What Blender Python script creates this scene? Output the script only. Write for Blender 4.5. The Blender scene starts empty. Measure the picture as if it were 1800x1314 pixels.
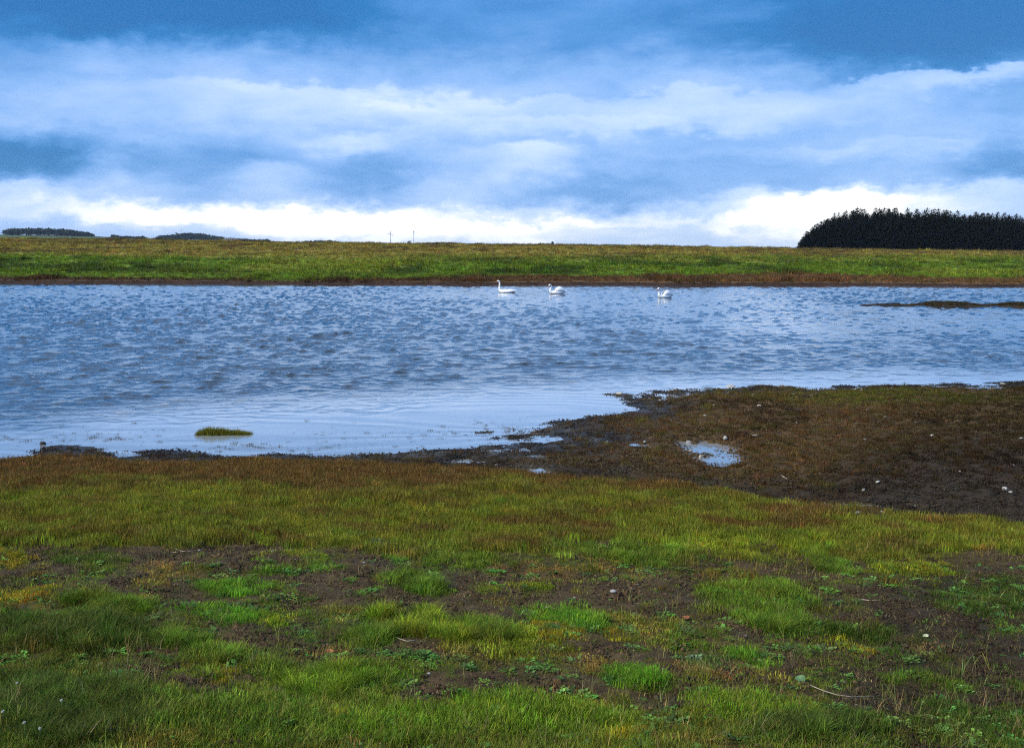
import bpy, math, random
import numpy as np
from mathutils import Vector

# ------------------------------------------------------------------ camera, world, sun, exposure
R = math.radians
scene = bpy.context.scene
COL = scene.collection
F = 1900.0                      # focal length in pixels of the 1800 px wide photograph
CAM_H = 2.6                     # eye height above the lake
HOR = 437.0                     # eye-level line in the photograph
PITCH = math.atan((657.0 - HOR) / F)
cam = bpy.data.cameras.new('camera')
cam.sensor_fit = 'HORIZONTAL'; cam.sensor_width = 36.0; cam.lens = 36.0 * F / 1800.0
cam.clip_start = 0.1; cam.clip_end = 20000
cam_o = bpy.data.objects.new('camera', cam)
cam_o.location = (0, 0, CAM_H); cam_o.rotation_euler = (math.pi / 2 - PITCH, 0, 0)
COL.objects.link(cam_o); scene.camera = cam_o

SUN_EL, SUN_AZ = R(40), R(-118)          # from the left, a little behind; azimuth clockwise from +y
world = bpy.data.worlds.new('World'); scene.world = world; world.use_nodes = True
SKY_GAIN = 0.80
CLOUDS = [  # x, y in the photograph, half width, half height up, half height down, weight: where each cloud, gap or painted corner darkening lies
    (200, 30, 380, 60, 66, -.50), (1680, 90, 330, 120, 75, -.48), (1250, 60, 330, 60, 60, -.10), (620, 60, 260, 60, 60, -.08),  # the two strongest darken the upper corners, a vignette painted into the sky
    (0, 150, 120, 60, 70, -.16), (560, 172, 260, 20, 60, .20), (830, 182, 170, 16, 50, .17), (1200, 178, 190, 16, 60, .15),
    (1680, 158, 170, 10, 26, .30), (960, 215, 200, 16, 50, .13), (1780, 205, 120, 25, 35, -.15), (1150, 246, 260, 12, 16, -.10),
    (1570, 268, 260, 12, 26, .10), (1800, 300, 150, 45, 35, -.26), (1300, 300, 330, 34, 50, -.12), (20, 300, 190, 45, 34, -.42),
    (360, 290, 150, 40, 45, -.14), (190, 295, 50, 22, 40, .20), (650, 245, 90, 18, 24, .22), (930, 270, 110, 22, 60, .24),
    (490, 295, 80, 20, 40, .16), (760, 330, 80, 22, 20, .10), (660, 310, 110, 30, 34, -.13), (1040, 345, 170, 34, 28, -.22),
    (560, 378, 330, 34, 40, .34), (200, 372, 150, 26, 26, .12), (60, 345, 150, 16, 40, .10), (880, 395, 300, 18, 40, .22),
    (1090, 383, 100, 15, 22, .18), (1240, 392, 90, 15, 18, .20), (1440, 350, 160, 26, 60, .42), (1380, 395, 100, 26, 30, .12),
    (1680, 335, 160, 16, 40, .18), (1160, 418, 300, 20, 30, .10), (120, 405, 300, 16, 26, -.14), (1180, 405, 170, 30, 30, -.14), (1800, 390, 110, 30, 40, -.12),
    (300, 220, 260, 40, 60, .02), (1320, 205, 240, 30, 40, .05), (80, 235, 150, 40, 50, -.04),
]
def build_world():
    nt = world.node_tree; N = nt.nodes; L = nt.links; N.clear()
    def node(t, **k):
        n = N.new(t)
        for a, b in k.items(): setattr(n, a, b)
        return n
    def link(a, b): L.new(a, b)
    def vm(op, a, b=None, c=None):
        n = node('ShaderNodeVectorMath', operation=op)
        for i, s in enumerate((a, b, c)):
            if s is None: continue
            if hasattr(s, 'default_value') and hasattr(s, 'is_output'): link(s, n.inputs[i])
            else: n.inputs[i].default_value = s
        return n
    def mt(op, a, b=None, c=None, clamp=False):
        n = node('ShaderNodeMath', operation=op, use_clamp=clamp)
        for i, s in enumerate((a, b, c)):
            if s is None: continue
            if hasattr(s, 'is_output'): link(s, n.inputs[i])
            else: n.inputs[i].default_value = s
        return n.outputs[0]
    tc = node('ShaderNodeTexCoord')
    d = vm('NORMALIZE', tc.outputs['Generated']).outputs[0]
    def noise(scale, detail, stretch, off, rough=.55, dist=0.0):
        v = vm('MULTIPLY_ADD', d, (1.0, 1.0, stretch), off).outputs[0]
        n = node('ShaderNodeTexNoise'); n.inputs['Scale'].default_value = scale; n.inputs['Detail'].default_value = detail
        n.inputs['Roughness'].default_value = rough; n.inputs['Distortion'].default_value = dist
        link(v, n.inputs['Vector']); return n
    sep = node('ShaderNodeSeparateXYZ'); link(d, sep.inputs[0])
    az = mt('MULTIPLY', mt('ARCTAN2', sep.outputs[0], sep.outputs[1]), 180 / math.pi)
    el = mt('MULTIPLY', mt('ARCSINE', sep.outputs[2]), 180 / math.pi)
    # ragged cloud edges: shift the lookup by noise
    w1 = noise(11.0, 8, 2.6, (3.1, 1.7, .4), .66)
    sh = vm('SUBTRACT', w1.outputs['Color'], (.5, .5, .5)).outputs[0]
    shs = node('ShaderNodeSeparateXYZ'); link(sh, shs.inputs[0])
    w2 = noise(22.0, 3, 1.6, (1.1, 4.7, 8.4), .6)
    sh2 = node('ShaderNodeSeparateXYZ'); link(vm('SUBTRACT', w2.outputs['Color'], (.5, .5, .5)).outputs[0], sh2.inputs[0])
    azw = mt('MULTIPLY_ADD', shs.outputs[0], 5.5, az)
    elw = mt('MULTIPLY_ADD', shs.outputs[1], 2.8, el)
    azw = mt('MULTIPLY_ADD', sh2.outputs[0], 2.6, azw); elw = mt('MULTIPLY_ADD', sh2.outputs[1], 1.5, elw)
    comb = node('ShaderNodeCombineXYZ'); link(azw, comb.inputs[0]); link(elw, comb.inputs[1]); link(elw, comb.inputs[2])
    uv = comb.outputs[0]
    # layering with height above the horizon, the same all round
    base = node('ShaderNodeFloatCurve'); cv = base.mapping.curves[0]
    for i, (x, y) in enumerate([(0, .72), (.03, .73), (.047, .68), (.060, .57), (.10, .52), (.17, .55), (.21, .46), (.26, .33), (.31, .36), (.40, .46), (.55, .52), (1, .58)]):
        if i < 2: cv.points[i].location = (x, y)
        else: cv.points.new(x, y)
    base.mapping.update()
    link(mt('DIVIDE', elw, 45.0, clamp=True), base.inputs['Value'])
    acc = base.outputs[0]
    for (px, py, sx, su, sd, wgt) in CLOUDS:
        u0 = math.degrees(math.atan((px - 900) / F)); v0 = math.degrees(math.atan((HOR - py) / F))
        k = 180 / math.pi / F
        cr = .62 if wgt > 0 else 1.0                             # bright clouds have crisp tops
        a = (1 / (sx * k), 1 / (su * k * cr), -1 / (sd * k))
        n1 = vm('MULTIPLY_ADD', uv, a, (-u0 * a[0], -v0 * a[1], -v0 * a[2])).outputs[0]
        n2 = vm('MAXIMUM', n1, (-99.0, 0, 0)).outputs[0]
        n3 = vm('LENGTH', n2).outputs['Value']
        m = node('ShaderNodeMapRange', interpolation_type='SMOOTHSTEP')
        m.inputs['From Min'].default_value = 1.55; m.inputs['From Max'].default_value = .15
        m.inputs['To Min'].default_value = 0; m.inputs['To Max'].default_value = wgt
        link(n3, m.inputs['Value'])
        acc = mt('ADD', acc, m.outputs[0])
    f1 = noise(3.2, 8, 5.5, (.3, 7.7, 2.2), .56, .35)
    f2 = noise(12.0, 5, 3.4, (9.3, .7, 5.2), .58, .3)
    acc = mt('MULTIPLY_ADD', mt('SUBTRACT', f1.outputs['Fac'], .5), .30, acc)
    acc = mt('MULTIPLY_ADD', mt('SUBTRACT', f2.outputs['Fac'], .5), .34, acc)
    ramp = node('ShaderNodeValToRGB'); cr = ramp.color_ramp
    stops = [(0.0, (.002, .13, .40)), (.14, (.006, .165, .46)), (.30, (.07, .26, .63)), (.48, (.21, .41, .80)), (.66, (.40, .57, .91)),
             (.80, (.55, .69, .92)), (.90, (.78, .85, .96)), (1.0, (1.15, 1.15, 1.15))]
    while len(cr.elements) < len(stops): cr.elements.new(.5)
    for e, (p, c) in zip(cr.elements, stops): e.position = p; e.color = (*c, 1)
    link(acc, ramp.inputs['Fac'])
    sky = node('ShaderNodeTexSky', sky_type='NISHITA'); sky.sun_disc = False
    sky.sun_elevation = SUN_EL; sky.sun_rotation = SUN_AZ; sky.altitude = 10; sky.dust_density = .6; sky.ozone_density = 2.0
    b_sky = node('ShaderNodeBackground'); b_sky.inputs['Strength'].default_value = .10; link(sky.outputs[0], b_sky.inputs[0])
    b_cl = node('ShaderNodeBackground'); b_cl.inputs['Strength'].default_value = SKY_GAIN; link(ramp.outputs[0], b_cl.inputs[0])
    mix = node('ShaderNodeMixShader'); mix.inputs[0].default_value = .90     # nearly closed cloud; a little clear sky shows through
    link(b_sky.outputs[0], mix.inputs[1]); link(b_cl.outputs[0], mix.inputs[2])
    out = node('ShaderNodeOutputWorld'); link(mix.outputs[0], out.inputs['Surface'])
build_world()
world.cycles.sampling_method = 'MANUAL'; world.cycles.sample_map_resolution = 512

sl = bpy.data.lights.new('sun', 'SUN'); sl.energy = 3.0; sl.angle = R(7); sl.color = (1, .95, .86)
so = bpy.data.objects.new('sun', sl); COL.objects.link(so)
sdir = Vector((math.sin(SUN_AZ) * math.cos(SUN_EL), math.cos(SUN_AZ) * math.cos(SUN_EL), math.sin(SUN_EL)))
so.rotation_euler = sdir.to_track_quat('Z', 'Y').to_euler(); so.location = (-30, -20, 60)
vs = scene.view_settings
vs.view_transform = 'Standard'; vs.look = 'None'; vs.exposure = 0.62; vs.gamma = 1.0; vs.use_curve_mapping = False
scene.cycles.use_denoising = False; scene.cycles.filter_width = 1.15; scene.cycles.use_adaptive_sampling = True; scene.cycles.adaptive_threshold = .02; scene.cycles.adaptive_min_samples = 16
scene.cycles.max_bounces = 4; scene.cycles.diffuse_bounces = 2; scene.cycles.glossy_bounces = 3
scene.cycles.transmission_bounces = 2; scene.cycles.transparent_max_bounces = 4; scene.cycles.volume_bounces = 0
scene.cycles.caustics_reflective = False; scene.cycles.caustics_refractive = False

# ------------------------------------------------------------------ numeric helpers
rng = np.random.default_rng(7)
def _hash(ix, iy, s):
    h = (ix.astype(np.int64) * 374761393 + iy.astype(np.int64) * 668265263 + s * 2147483647 * 31) & 0xffffffff
    h = ((h ^ (h >> 13)) * 1274126177) & 0xffffffff
    h = ((h ^ (h >> 16)) * 2246822519) & 0xffffffff
    return ((h ^ (h >> 15)) & 0xffffff).astype(np.float64) / 0xffffff
def vnoise(x, y, s=0):
    ix = np.floor(x); iy = np.floor(y); fx = x - ix; fy = y - iy
    fx = fx * fx * fx * (fx * (fx * 6 - 15) + 10); fy = fy * fy * fy * (fy * (fy * 6 - 15) + 10)
    a = _hash(ix, iy, s); b = _hash(ix + 1, iy, s); c = _hash(ix, iy + 1, s); e = _hash(ix + 1, iy + 1, s)
    return (a + (b - a) * fx) * (1 - fy) + (c + (e - c) * fx) * fy
def fbm(x, y, octv=4, s=0, gain=.5):        # about -1 .. 1
    t = 0; a = 1; tot = 0; c, sn = math.cos(.65), math.sin(.65)
    for o in range(octv):
        t = t + a * (vnoise(x, y, s + o * 17) * 2 - 1); tot += a; a *= gain
        x, y = (c * x - sn * y) * 2.03 + 13.7, (sn * x + c * y) * 2.03 - 7.1
    return t / tot * 1.5
def sstep(a, b, v):
    t = np.clip((v - a) / (b - a), 0, 1); return t * t * (3 - 2 * t)
CT, ST = math.cos(PITCH), math.sin(PITCH)
def project(x, y, z):
    dz = z - CAM_H; dep = y * CT - dz * ST; dep = np.maximum(dep, .05)
    return 900 + F * x / dep, 657 - F * (y * ST + dz * CT) / dep
def on_plane(px, py, z=0.0):
    u = (np.asarray(px, float) - 900) / F; v = (657 - np.asarray(py, float)) / F
    dx, dy, dz = u, CT + v * ST, -ST + v * CT
    t = (z - CAM_H) / np.minimum(dz, -1e-4); return dx * t, dy * t
def seg_dist(x, y, pts):
    best = np.full(x.shape, 1e9)
    for (ax, ay), (bx, by) in zip(pts[:-1], pts[1:]):
        ex, ey = bx - ax, by - ay
        t = np.clip(((x - ax) * ex + (y - ay) * ey) / (ex * ex + ey * ey + 1e-12), 0, 1)
        best = np.minimum(best, (x - ax - t * ex) ** 2 + (y - ay - t * ey) ** 2)
    return np.sqrt(best)
def inside(x, y, pts):
    r = np.zeros(x.shape, bool); n = len(pts)
    for i in range(n):
        ax, ay = pts[i]; bx, by = pts[(i + 1) % n]
        if ay == by: continue
        c = ((ay > y) != (by > y)) & (x < (bx - ax) * (y - ay) / (by - ay) + ax); r ^= c
    return r
def sdist(x, y, line, back):                # signed distance to an open line, positive on the side closed by back
    d = seg_dist(x, y, line); return np.where(inside(x, y, list(line) + list(back)), d, -d)

# ------------------------------------------------------------------ plan of the shore
SHORE_PX = [(-700, 826), (-300, 818), (0, 808), (50, 802), (78, 790), (130, 786), (200, 791), (270, 797), (340, 799), (430, 799), (510, 797), (600, 799),
            (700, 800), (745, 798), (800, 793), (860, 788), (930, 784), (985, 781), (1025, 771), (985, 765), (930, 767), (880, 769), (830, 767), (815, 764),
            (850, 757), (890, 751), (940, 745), (1000, 738), (1060, 733), (1100, 726), (1126, 719), (1103, 713), (1085, 704), (1052, 697),
            (1060, 692), (1120, 687), (1200, 684), (1300, 681), (1400, 679), (1500, 677), (1600, 676), (1700, 675), (1800, 674), (2100, 671), (2600, 668)]
EDGE_PX = [(-700, 832), (-300, 824), (0, 814), (90, 802), (200, 806), (300, 808), (420, 807), (560, 810), (660, 812), (740, 818), (830, 828), (900, 836), (1000, 846), (1100, 858),
           (1190, 862), (1250, 874), (1330, 886), (1400, 892), (1500, 906), (1600, 914), (1700, 922), (1800, 928), (2100, 945), (2600, 975)]
CALM_PX = [(-700, 815), (-200, 800), (90, 776), (300, 748), (480, 730), (650, 719), (850, 708), (1040, 697), (1120, 688), (1400, 680), (1800, 675), (2600, 669)]
SHORE = list(zip(*[a.tolist() for a in on_plane(*np.array(SHORE_PX).T, 0.0)]))
EDGE = list(zip(*[a.tolist() for a in on_plane(*np.array(EDGE_PX).T, 0.10)]))
CALM = list(zip(*[a.tolist() for a in on_plane(*np.array(CALM_PX).T, 0.0)]))
BACK = [(60, -30), (-60, -30)]
def base_z(x, y):
    s = sdist(x, y, SHORE, BACK); e = sdist(x, y, EDGE, BACK)
    s = s + .22 * fbm(x * 1.1, y * 1.1, 3, 5); e2 = e + .18 * fbm(x * 1.6, y * 1.6, 3, 9)
    z = np.where(s < 0, np.maximum(s * .09, -.7), .035 * np.minimum(s, 3.2))
    z = z + .055 * sstep(-.05, .22, e2) + .066 * np.maximum(e2, 0)
    land = sstep(-.6, .5, s)
    z = z + land * (.035 * fbm(x * .9, y * .9, 4, 21) + .016 * fbm(x * 4.2, y * 4.2, 3, 33))
    mud = land * (1 - sstep(-.1, .3, e2))
    z = z + mud * (.030 * fbm(x * 2.1, y * 2.1, 3, 41) + .022 * fbm(x * 9, y * 9, 3, 52))
    z = z - .075 * np.exp(-((e + .75) / .5) ** 2) * sstep(-.5, 1.0, x) * sstep(.1, .8, s)   # the wet channel below the grass edge
    return z, s, e2
PUDDLES = []                                 # x, y, rx, ry, level
def add_puddle(px, py, rpx, rpy, drop=.03):
    x, y = on_plane(px, py, .08); x, y = float(x), float(y)
    for _ in range(6):
        z = float(base_z(np.array([x]), np.array([y]))[0][0]); x, y = [float(a) for a in on_plane(px, py, z)]
    y1 = float(on_plane(px, py - rpy, z)[1]); y0 = float(on_plane(px, py + rpy, z)[1])
    PUDDLES.append((x, y, rpx * y / F, (y1 - y0) / 2, z - drop))
for a in [(1245, 785, 54, 13), (1276, 804, 40, 8), (812, 808, 40, 5), (945, 826, 32, 5), (1500, 886, 52, 6), (1150, 778, 30, 2.5), (1235, 866, 30, 4), (968, 836, 40, 4)]: add_puddle(*a)
def terrain(x, y):
    z, s, e = base_z(x, y)
    for (cx, cy, rx, ry, lv) in PUDDLES:
        r = np.sqrt(((x - cx) / rx) ** 2 + ((y - cy) / ry) ** 2) + .28 * fbm(x * 9, y * 5, 3, 61) * 2.3
        m = 1 - sstep(.75, 1.35, r); z = z * (1 - m) + (lv - .022) * m
    return z, s, e
def ground_at(px, py):
    x, y = [float(a) for a in on_plane(px, py, .1)]
    for _ in range(10):
        z = float(terrain(np.array([x]), np.array([y]))[0][0]); x2, y2 = on_plane(px, py, z)
        x, y = .5 * (x + float(x2)), .5 * (y + float(y2))
    return x, y, float(terrain(np.array([x]), np.array([y]))[0][0])

# ------------------------------------------------------------------ cover plan of the foreground
C = dict(lg=(.165, .255, .014), rust=(.145, .080, .020), olive=(.170, .170, .016), green=(.120, .190, .014), viv=(.115, .265, .014), lime=(.20, .26, .012), dk=(.050, .090, .010),
         yel=(.36, .25, .012), yg=(.235, .260, .014), teal=(.080, .17, .038), tan=(.40, .22, .06), soil=(.075, .045, .018), brown=(.12, .07, .018))
PATCH = [ # x, y, rx, ry, kind, height
 (330,866,90,9,'yg',1),(230,922,90,20,'olive',1),(445,941,30,11,'lime',1),(400,974,120,15,'soil',0),(28,991,45,10,'yel',.7),(31,1046,65,17,'yel',.8),
 (293,1008,36,11,'tan',.8),(483,1002,62,10,'viv',.8),(430,1035,75,12,'viv',.9),(570,995,42,9,'viv',.8),(330,1064,42,9,'teal',.7),(207,1040,65,20,'soil',0),
 (590,1030,70,24,'soil',0),(407,1050,24,7,'tan',.5),(193,1067,65,16,'green',1.2),(397,1081,70,13,'viv',1),(473,1088,32,12,'yg',1),(535,1115,24,10,'teal',.6),
 (450,1133,85,15,'soil',0),(120,1112,150,32,'dk',1.3),(304,1122,60,18,'green',1.2),(400,1165,95,22,'green',1.2),(370,1181,22,13,'yel',.6),(421,1181,26,12,'yel',.6),
 (580,1150,32,13,'tan',.6),(560,1204,60,24,'lg',1.2),(120,1250,190,70,'dk',1.2),(420,1260,160,40,'green',1.1),
 (659,951,22,7,'teal',.5),(683,981,24,8,'viv',.7),(640,998,60,22,'soil',0),(728,1026,38,12,'green',1.3),(645,1036,28,8,'viv',.6),(855,1036,34,8,'lime',.6),
 (935,1029,28,9,'yg',.8),(936,1002,78,9,'tan',.6),(1049,991,44,7,'tan',.6),(1050,1048,80,34,'soil',0),(956,1086,55,12,'viv',.9),(1014,1085,38,14,'viv',1.1),
 (859,1091,22,9,'viv',.8),(842,1078,50,14,'soil',0),(731,1098,74,22,'lime',1.4),(645,1124,40,20,'green',1.4),(893,1133,105,22,'yg',1.3),(870,1113,50,9,'green',1.3),
 (631,1147,26,10,'teal',.6),(745,1153,30,12,'teal',.8),(824,1174,34,10,'teal',.7),(976,1108,28,8,'teal',.8),(1014,1126,26,10,'yel',.7),(962,1098,22,7,'yel',.7),
 (1070,1117,16,8,'yel',.7),(804,1157,32,10,'tan',.6),(1014,1160,40,9,'tan',.7),(911,1204,150,17,'soil',0),(1149,1168,62,20,'soil',0),(1128,1222,60,18,'soil',0),
 (1100,1185,55,16,'viv',1),(625,1205,50,38,'lg',1.3),(930,1268,170,34,'lg',1.15),(680,1275,100,34,'lg',1.1),(1090,1290,36,14,'yel',.6),(1200,1040,40,30,'soil',0),
 (1424,965,48,14,'lime',1.4),(1452,996,34,11,'green',1.2),(1590,998,70,13,'yg',1),(1310,1002,70,14,'soil',0),(1338,1053,95,28,'green',1.1),(1366,1098,66,22,'green',1.2),
 (1600,1095,110,40,'soil',0),(1642,1143,38,11,'tan',.6),(1518,1117,75,15,'dk',1),(1478,1133,22,8,'yel',.5),(1220,1160,32,11,'teal',.7),(1317,1155,36,10,'viv',.8),
 (1252,1181,62,13,'tan',.7),(1625,1195,65,10,'green',.7),(1663,1254,55,16,'dk',.9),(1310,1245,110,22,'lg',1.1),(1450,1285,110,24,'dk',1.2),(1740,1050,90,40,'dk',.7),
 (1770,1150,60,22,'soil',0),(1720,1225,70,16,'soil',0),(1770,1280,60,18,'dk',.9),(1560,1230,90,20,'soil',0),(1400,1175,50,14,'soil',0),(1290,1105,30,14,'soil',0),(1250,960,120,14,'yg',1.1),(1120,975,120,14,'green',1),(820,985,70,12,'green',.9),
 (560,948,60,8,'soil',0),(160,985,60,14,'dk',.8),(700,1180,60,14,'green',.9),(1180,1120,50,14,'green',.9)]
KINDS = list(C)
def cover(px, py, x, y):
    """grass colour, cover 0..1, height factor and bare-soil weight of the foreground at a spot"""
    n1 = fbm(x * 1.3, y * 1.3, 4, 71); n2 = fbm(x * 3.1, y * 3.1, 4, 83); n3 = fbm(x * 7, y * 7, 3, 95)
    q = py + 16 * n1 + 10 * n2
    def L3(a, b, t): return a + (b - a) * t[..., None]
    A = {k: np.array(v) for k, v in C.items()}
    col = np.broadcast_to(A['rust'], px.shape + (3,)).copy()
    rt = sstep(1150, 1700, px) * 42
    col = L3(col, A['olive'], sstep(838, 880, q - rt))
    col = L3(col, A['yg'], .5 * sstep(.0, .8, n2) * sstep(850, 900, q - rt))
    col = L3(col, A['rust'], .85 * sstep(-.05, .55, fbm(x * 1.6 + 9, y * 3.0, 4, 101)) * sstep(860, 890, q))
    col = L3(col, A['green'], sstep(930, 1010, q - rt * .6) * (.55 + .45 * sstep(-.3, .5, n1)))
    col = L3(col, A['tan'], .35 * sstep(.35, .8, fbm(x * 5 + 3, y * 5, 3, 111)) * sstep(950, 1000, q))
    hgt = .72 + .30 * n2 - .30 * sstep(930, 980, q) + .36 * sstep(1215, 1275, q)
    cov = 1 - .46 * sstep(935, 985, q) + .46 * sstep(1195, 1240, q)
    cov = cov - .75 * sstep(.0, .4, fbm(x * 2.2 + 4, y * 2.2, 4, 131)) * sstep(930, 980, q)
    dkr = sstep(1380, 1650, px + (py - 1100) * .35) * sstep(950, 1050, py)
    cov = cov * (1 - .40 * dkr); col = L3(col, A['dk'], .6 * dkr)  # lower-right vignette painted in as darker, thinner grass
    left = sstep(330, 120, px) * sstep(1080, 1130, py); cov = np.maximum(cov, left)
    bare = np.zeros(px.shape)
    n4 = fbm(x * 15, y * 15, 2, 141); wx = px + 34 * n2 + 26 * n3 + 10 * n4; wy = py + 11 * n3 + 8 * n2 + 5 * n4
    for (cx, cy, rx, ry, kind, h) in PATCH:
        r2 = ((wx - cx) / rx) ** 2 + ((wy - cy) / ry) ** 2
        w = 1 - sstep(.35, 1.6, r2)
        if kind == 'soil':
            cov = cov * (1 - .92 * w); bare = np.maximum(bare, w)
        else:
            col = L3(col, A[kind], .80 * w); cov = np.maximum(cov, w * (.95 if kind not in ('teal', 'tan') else .6)); hgt = hgt * (1 - w) + h * w; bare = bare * (1 - w)
    return col, np.clip(cov, 0.16, 1), np.clip(hgt, .35, 2.2), bare

# ------------------------------------------------------------------ mesh and material helpers
def mesh_np(name, verts, faces_flat, loops_per_face=4, smooth=True):
    me = bpy.data.meshes.new(name); verts = np.asarray(verts, np.float32); ff = np.asarray(faces_flat, np.int32).ravel()
    nf = len(ff) // loops_per_face
    me.vertices.add(len(verts)); me.vertices.foreach_set('co', verts.ravel())
    me.loops.add(len(ff)); me.loops.foreach_set('vertex_index', ff)
    me.polygons.add(nf); me.polygons.foreach_set('loop_start', np.arange(nf, dtype=np.int32) * loops_per_face)
    me.update(calc_edges=True)
    if smooth: me.polygons.foreach_set('use_smooth', np.ones(nf, bool))
    me.validate(); return me
def obj(name, me, mat=None, parent=None, **props):
    o = bpy.data.objects.new(name, me); COL.objects.link(o)
    if mat is not None and me is not None and not me.materials: me.materials.append(mat)
    if parent is not None: o.parent = parent
    for k, v in props.items(): o[k] = v
    return o
def tag(o, label, cat, group=None):
    o['label'] = label; o['category'] = cat
    if group: o['group'] = group
    return o
def attr(me, name, data, typ='FLOAT', dom='POINT'):
    a = me.attributes.new(name, typ, dom)
    data = np.asarray(data, np.float32)
    if typ == 'FLOAT_COLOR':
        d = np.ones((len(data), 4), np.float32); d[:, :3] = data; a.data.foreach_set('color', d.ravel())
    elif typ == 'FLOAT_VECTOR': a.data.foreach_set('vector', data.ravel())
    else: a.data.foreach_set('value', data.ravel() if typ == 'FLOAT' else data.astype(np.int32).ravel())
def grid_faces(nr, nc):
    i = np.arange(nr - 1)[:, None] * nc + np.arange(nc - 1)[None]
    return np.stack([i, i + 1, i + nc + 1, i + nc], -1).reshape(-1, 4)
class MB:
    """collects simple solids into one mesh"""
    def __init__(s): s.v = []; s.f = []
    def add(s, v, f):
        o = len(s.v); s.v += [tuple(p) for p in v]; s.f += [tuple(i + o for i in q) for q in f]; return s
    def box(s, c, h):
        v = [(c[0] + a * h[0], c[1] + b * h[1], c[2] + d * h[2]) for a in (-1, 1) for b in (-1, 1) for d in (-1, 1)]
        return s.add(v, [(0, 1, 3, 2), (4, 6, 7, 5), (0, 4, 5, 1), (2, 3, 7, 6), (0, 2, 6, 4), (1, 5, 7, 3)])
    def tube(s, pts, rad, n=6, flat=1.0):
        pts = [Vector(p) for p in pts]; v = []; f = []
        for i, p in enumerate(pts):
            t = (pts[min(i + 1, len(pts) - 1)] - pts[max(i - 1, 0)]).normalized()
            a = t.cross(Vector((0, 1, 0)) if abs(t.y) < .9 else Vector((1, 0, 0))).normalized(); b = t.cross(a)
            r = rad[i] if hasattr(rad, '__len__') else rad
            for k in range(n):
                w = 2 * math.pi * k / n; v.append(p + a * (r * math.cos(w)) + b * (r * flat * math.sin(w)))
        for i in range(len(pts) - 1):
            for k in range(n): f.append((i * n + k, i * n + (k + 1) % n, (i + 1) * n + (k + 1) % n, (i + 1) * n + k))
        f.append(tuple(range(n))[::-1]); f.append(tuple((len(pts) - 1) * n + k for k in range(n)))
        return s.add(v, f)
    def mesh(s, name, smooth=True):
        me = bpy.data.meshes.new(name); me.from_pydata(s.v, [], s.f); me.update()
        if smooth: me.polygons.foreach_set('use_smooth', np.ones(len(me.polygons), bool))
        return me
def mat_new(name):
    m = bpy.data.materials.new(name); m.use_nodes = True; nt = m.node_tree
    return m, nt, nt.nodes, nt.links, nt.nodes['Principled BSDF']
def mat_noise(name, c1, c2, scale=8, rough=.8, bump=.3, spec=.3, detail=4):
    m, nt, N, L, P = mat_new(name)
    tc = N.new('ShaderNodeTexCoord'); n = N.new('ShaderNodeTexNoise'); n.inputs['Scale'].default_value = scale; n.inputs['Detail'].default_value = detail
    L.new(tc.outputs['Object'], n.inputs['Vector'])
    r = N.new('ShaderNodeValToRGB'); r.color_ramp.elements[0].position = .3; r.color_ramp.elements[1].position = .7
    r.color_ramp.elements[0].color = (*c1, 1); r.color_ramp.elements[1].color = (*c2, 1)
    L.new(n.outputs['Fac'], r.inputs['Fac']); L.new(r.outputs[0], P.inputs['Base Color'])
    P.inputs['Roughness'].default_value = rough; P.inputs['Specular IOR Level'].default_value = spec
    if bump:
        b = N.new('ShaderNodeBump'); b.inputs['Strength'].default_value = bump; b.inputs['Distance'].default_value = .02
        L.new(n.outputs['Fac'], b.inputs['Height']); L.new(b.outputs[0], P.inputs['Normal'])
    return m
def mat_ground(name, nscale, bdist):
    m, nt, N, L, P = mat_new(name)
    at = N.new('ShaderNodeAttribute'); at.attribute_name = 'tint'
    wet = N.new('ShaderNodeAttribute'); wet.attribute_name = 'wet'
    geo = N.new('ShaderNodeNewGeometry')
    n1 = N.new('ShaderNodeTexNoise'); n1.inputs['Scale'].default_value = nscale; n1.inputs['Detail'].default_value = 8; n1.inputs['Roughness'].default_value = .65
    n2 = N.new('ShaderNodeTexNoise'); n2.inputs['Scale'].default_value = nscale * 5; n2.inputs['Detail'].default_value = 5
    for n in (n1, n2): L.new(geo.outputs['Position'], n.inputs['Vector'])
    mr = N.new('ShaderNodeMapRange'); mr.inputs['From Min'].default_value = .3; mr.inputs['From Max'].default_value = .7
    mr.inputs['To Min'].default_value = .55; mr.inputs['To Max'].default_value = 1.5; L.new(n1.outputs['Fac'], mr.inputs['Value'])
    mx = N.new('ShaderNodeVectorMath'); mx.operation = 'SCALE'; L.new(at.outputs['Color'], mx.inputs[0]); L.new(mr.outputs[0], mx.inputs['Scale'])
    L.new(mx.outputs[0], P.inputs['Base Color'])
    rr = N.new('ShaderNodeMapRange'); rr.inputs['To Min'].default_value = .95; rr.inputs['To Max'].default_value = .45
    L.new(wet.outputs['Fac'], rr.inputs['Value']); L.new(rr.outputs[0], P.inputs['Roughness'])
    P.inputs['Specular IOR Level'].default_value = .16
    ad = N.new('ShaderNodeMath'); ad.operation = 'MULTIPLY_ADD'; ad.inputs[1].default_value = .4; L.new(n2.outputs['Fac'], ad.inputs[0]); L.new(n1.outputs['Fac'], ad.inputs[2])
    b = N.new('ShaderNodeBump'); b.inputs['Strength'].default_value = .9; b.inputs['Distance'].default_value = bdist
    L.new(ad.outputs[0], b.inputs['Height']); L.new(b.outputs[0], P.inputs['Normal'])
    return m
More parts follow.
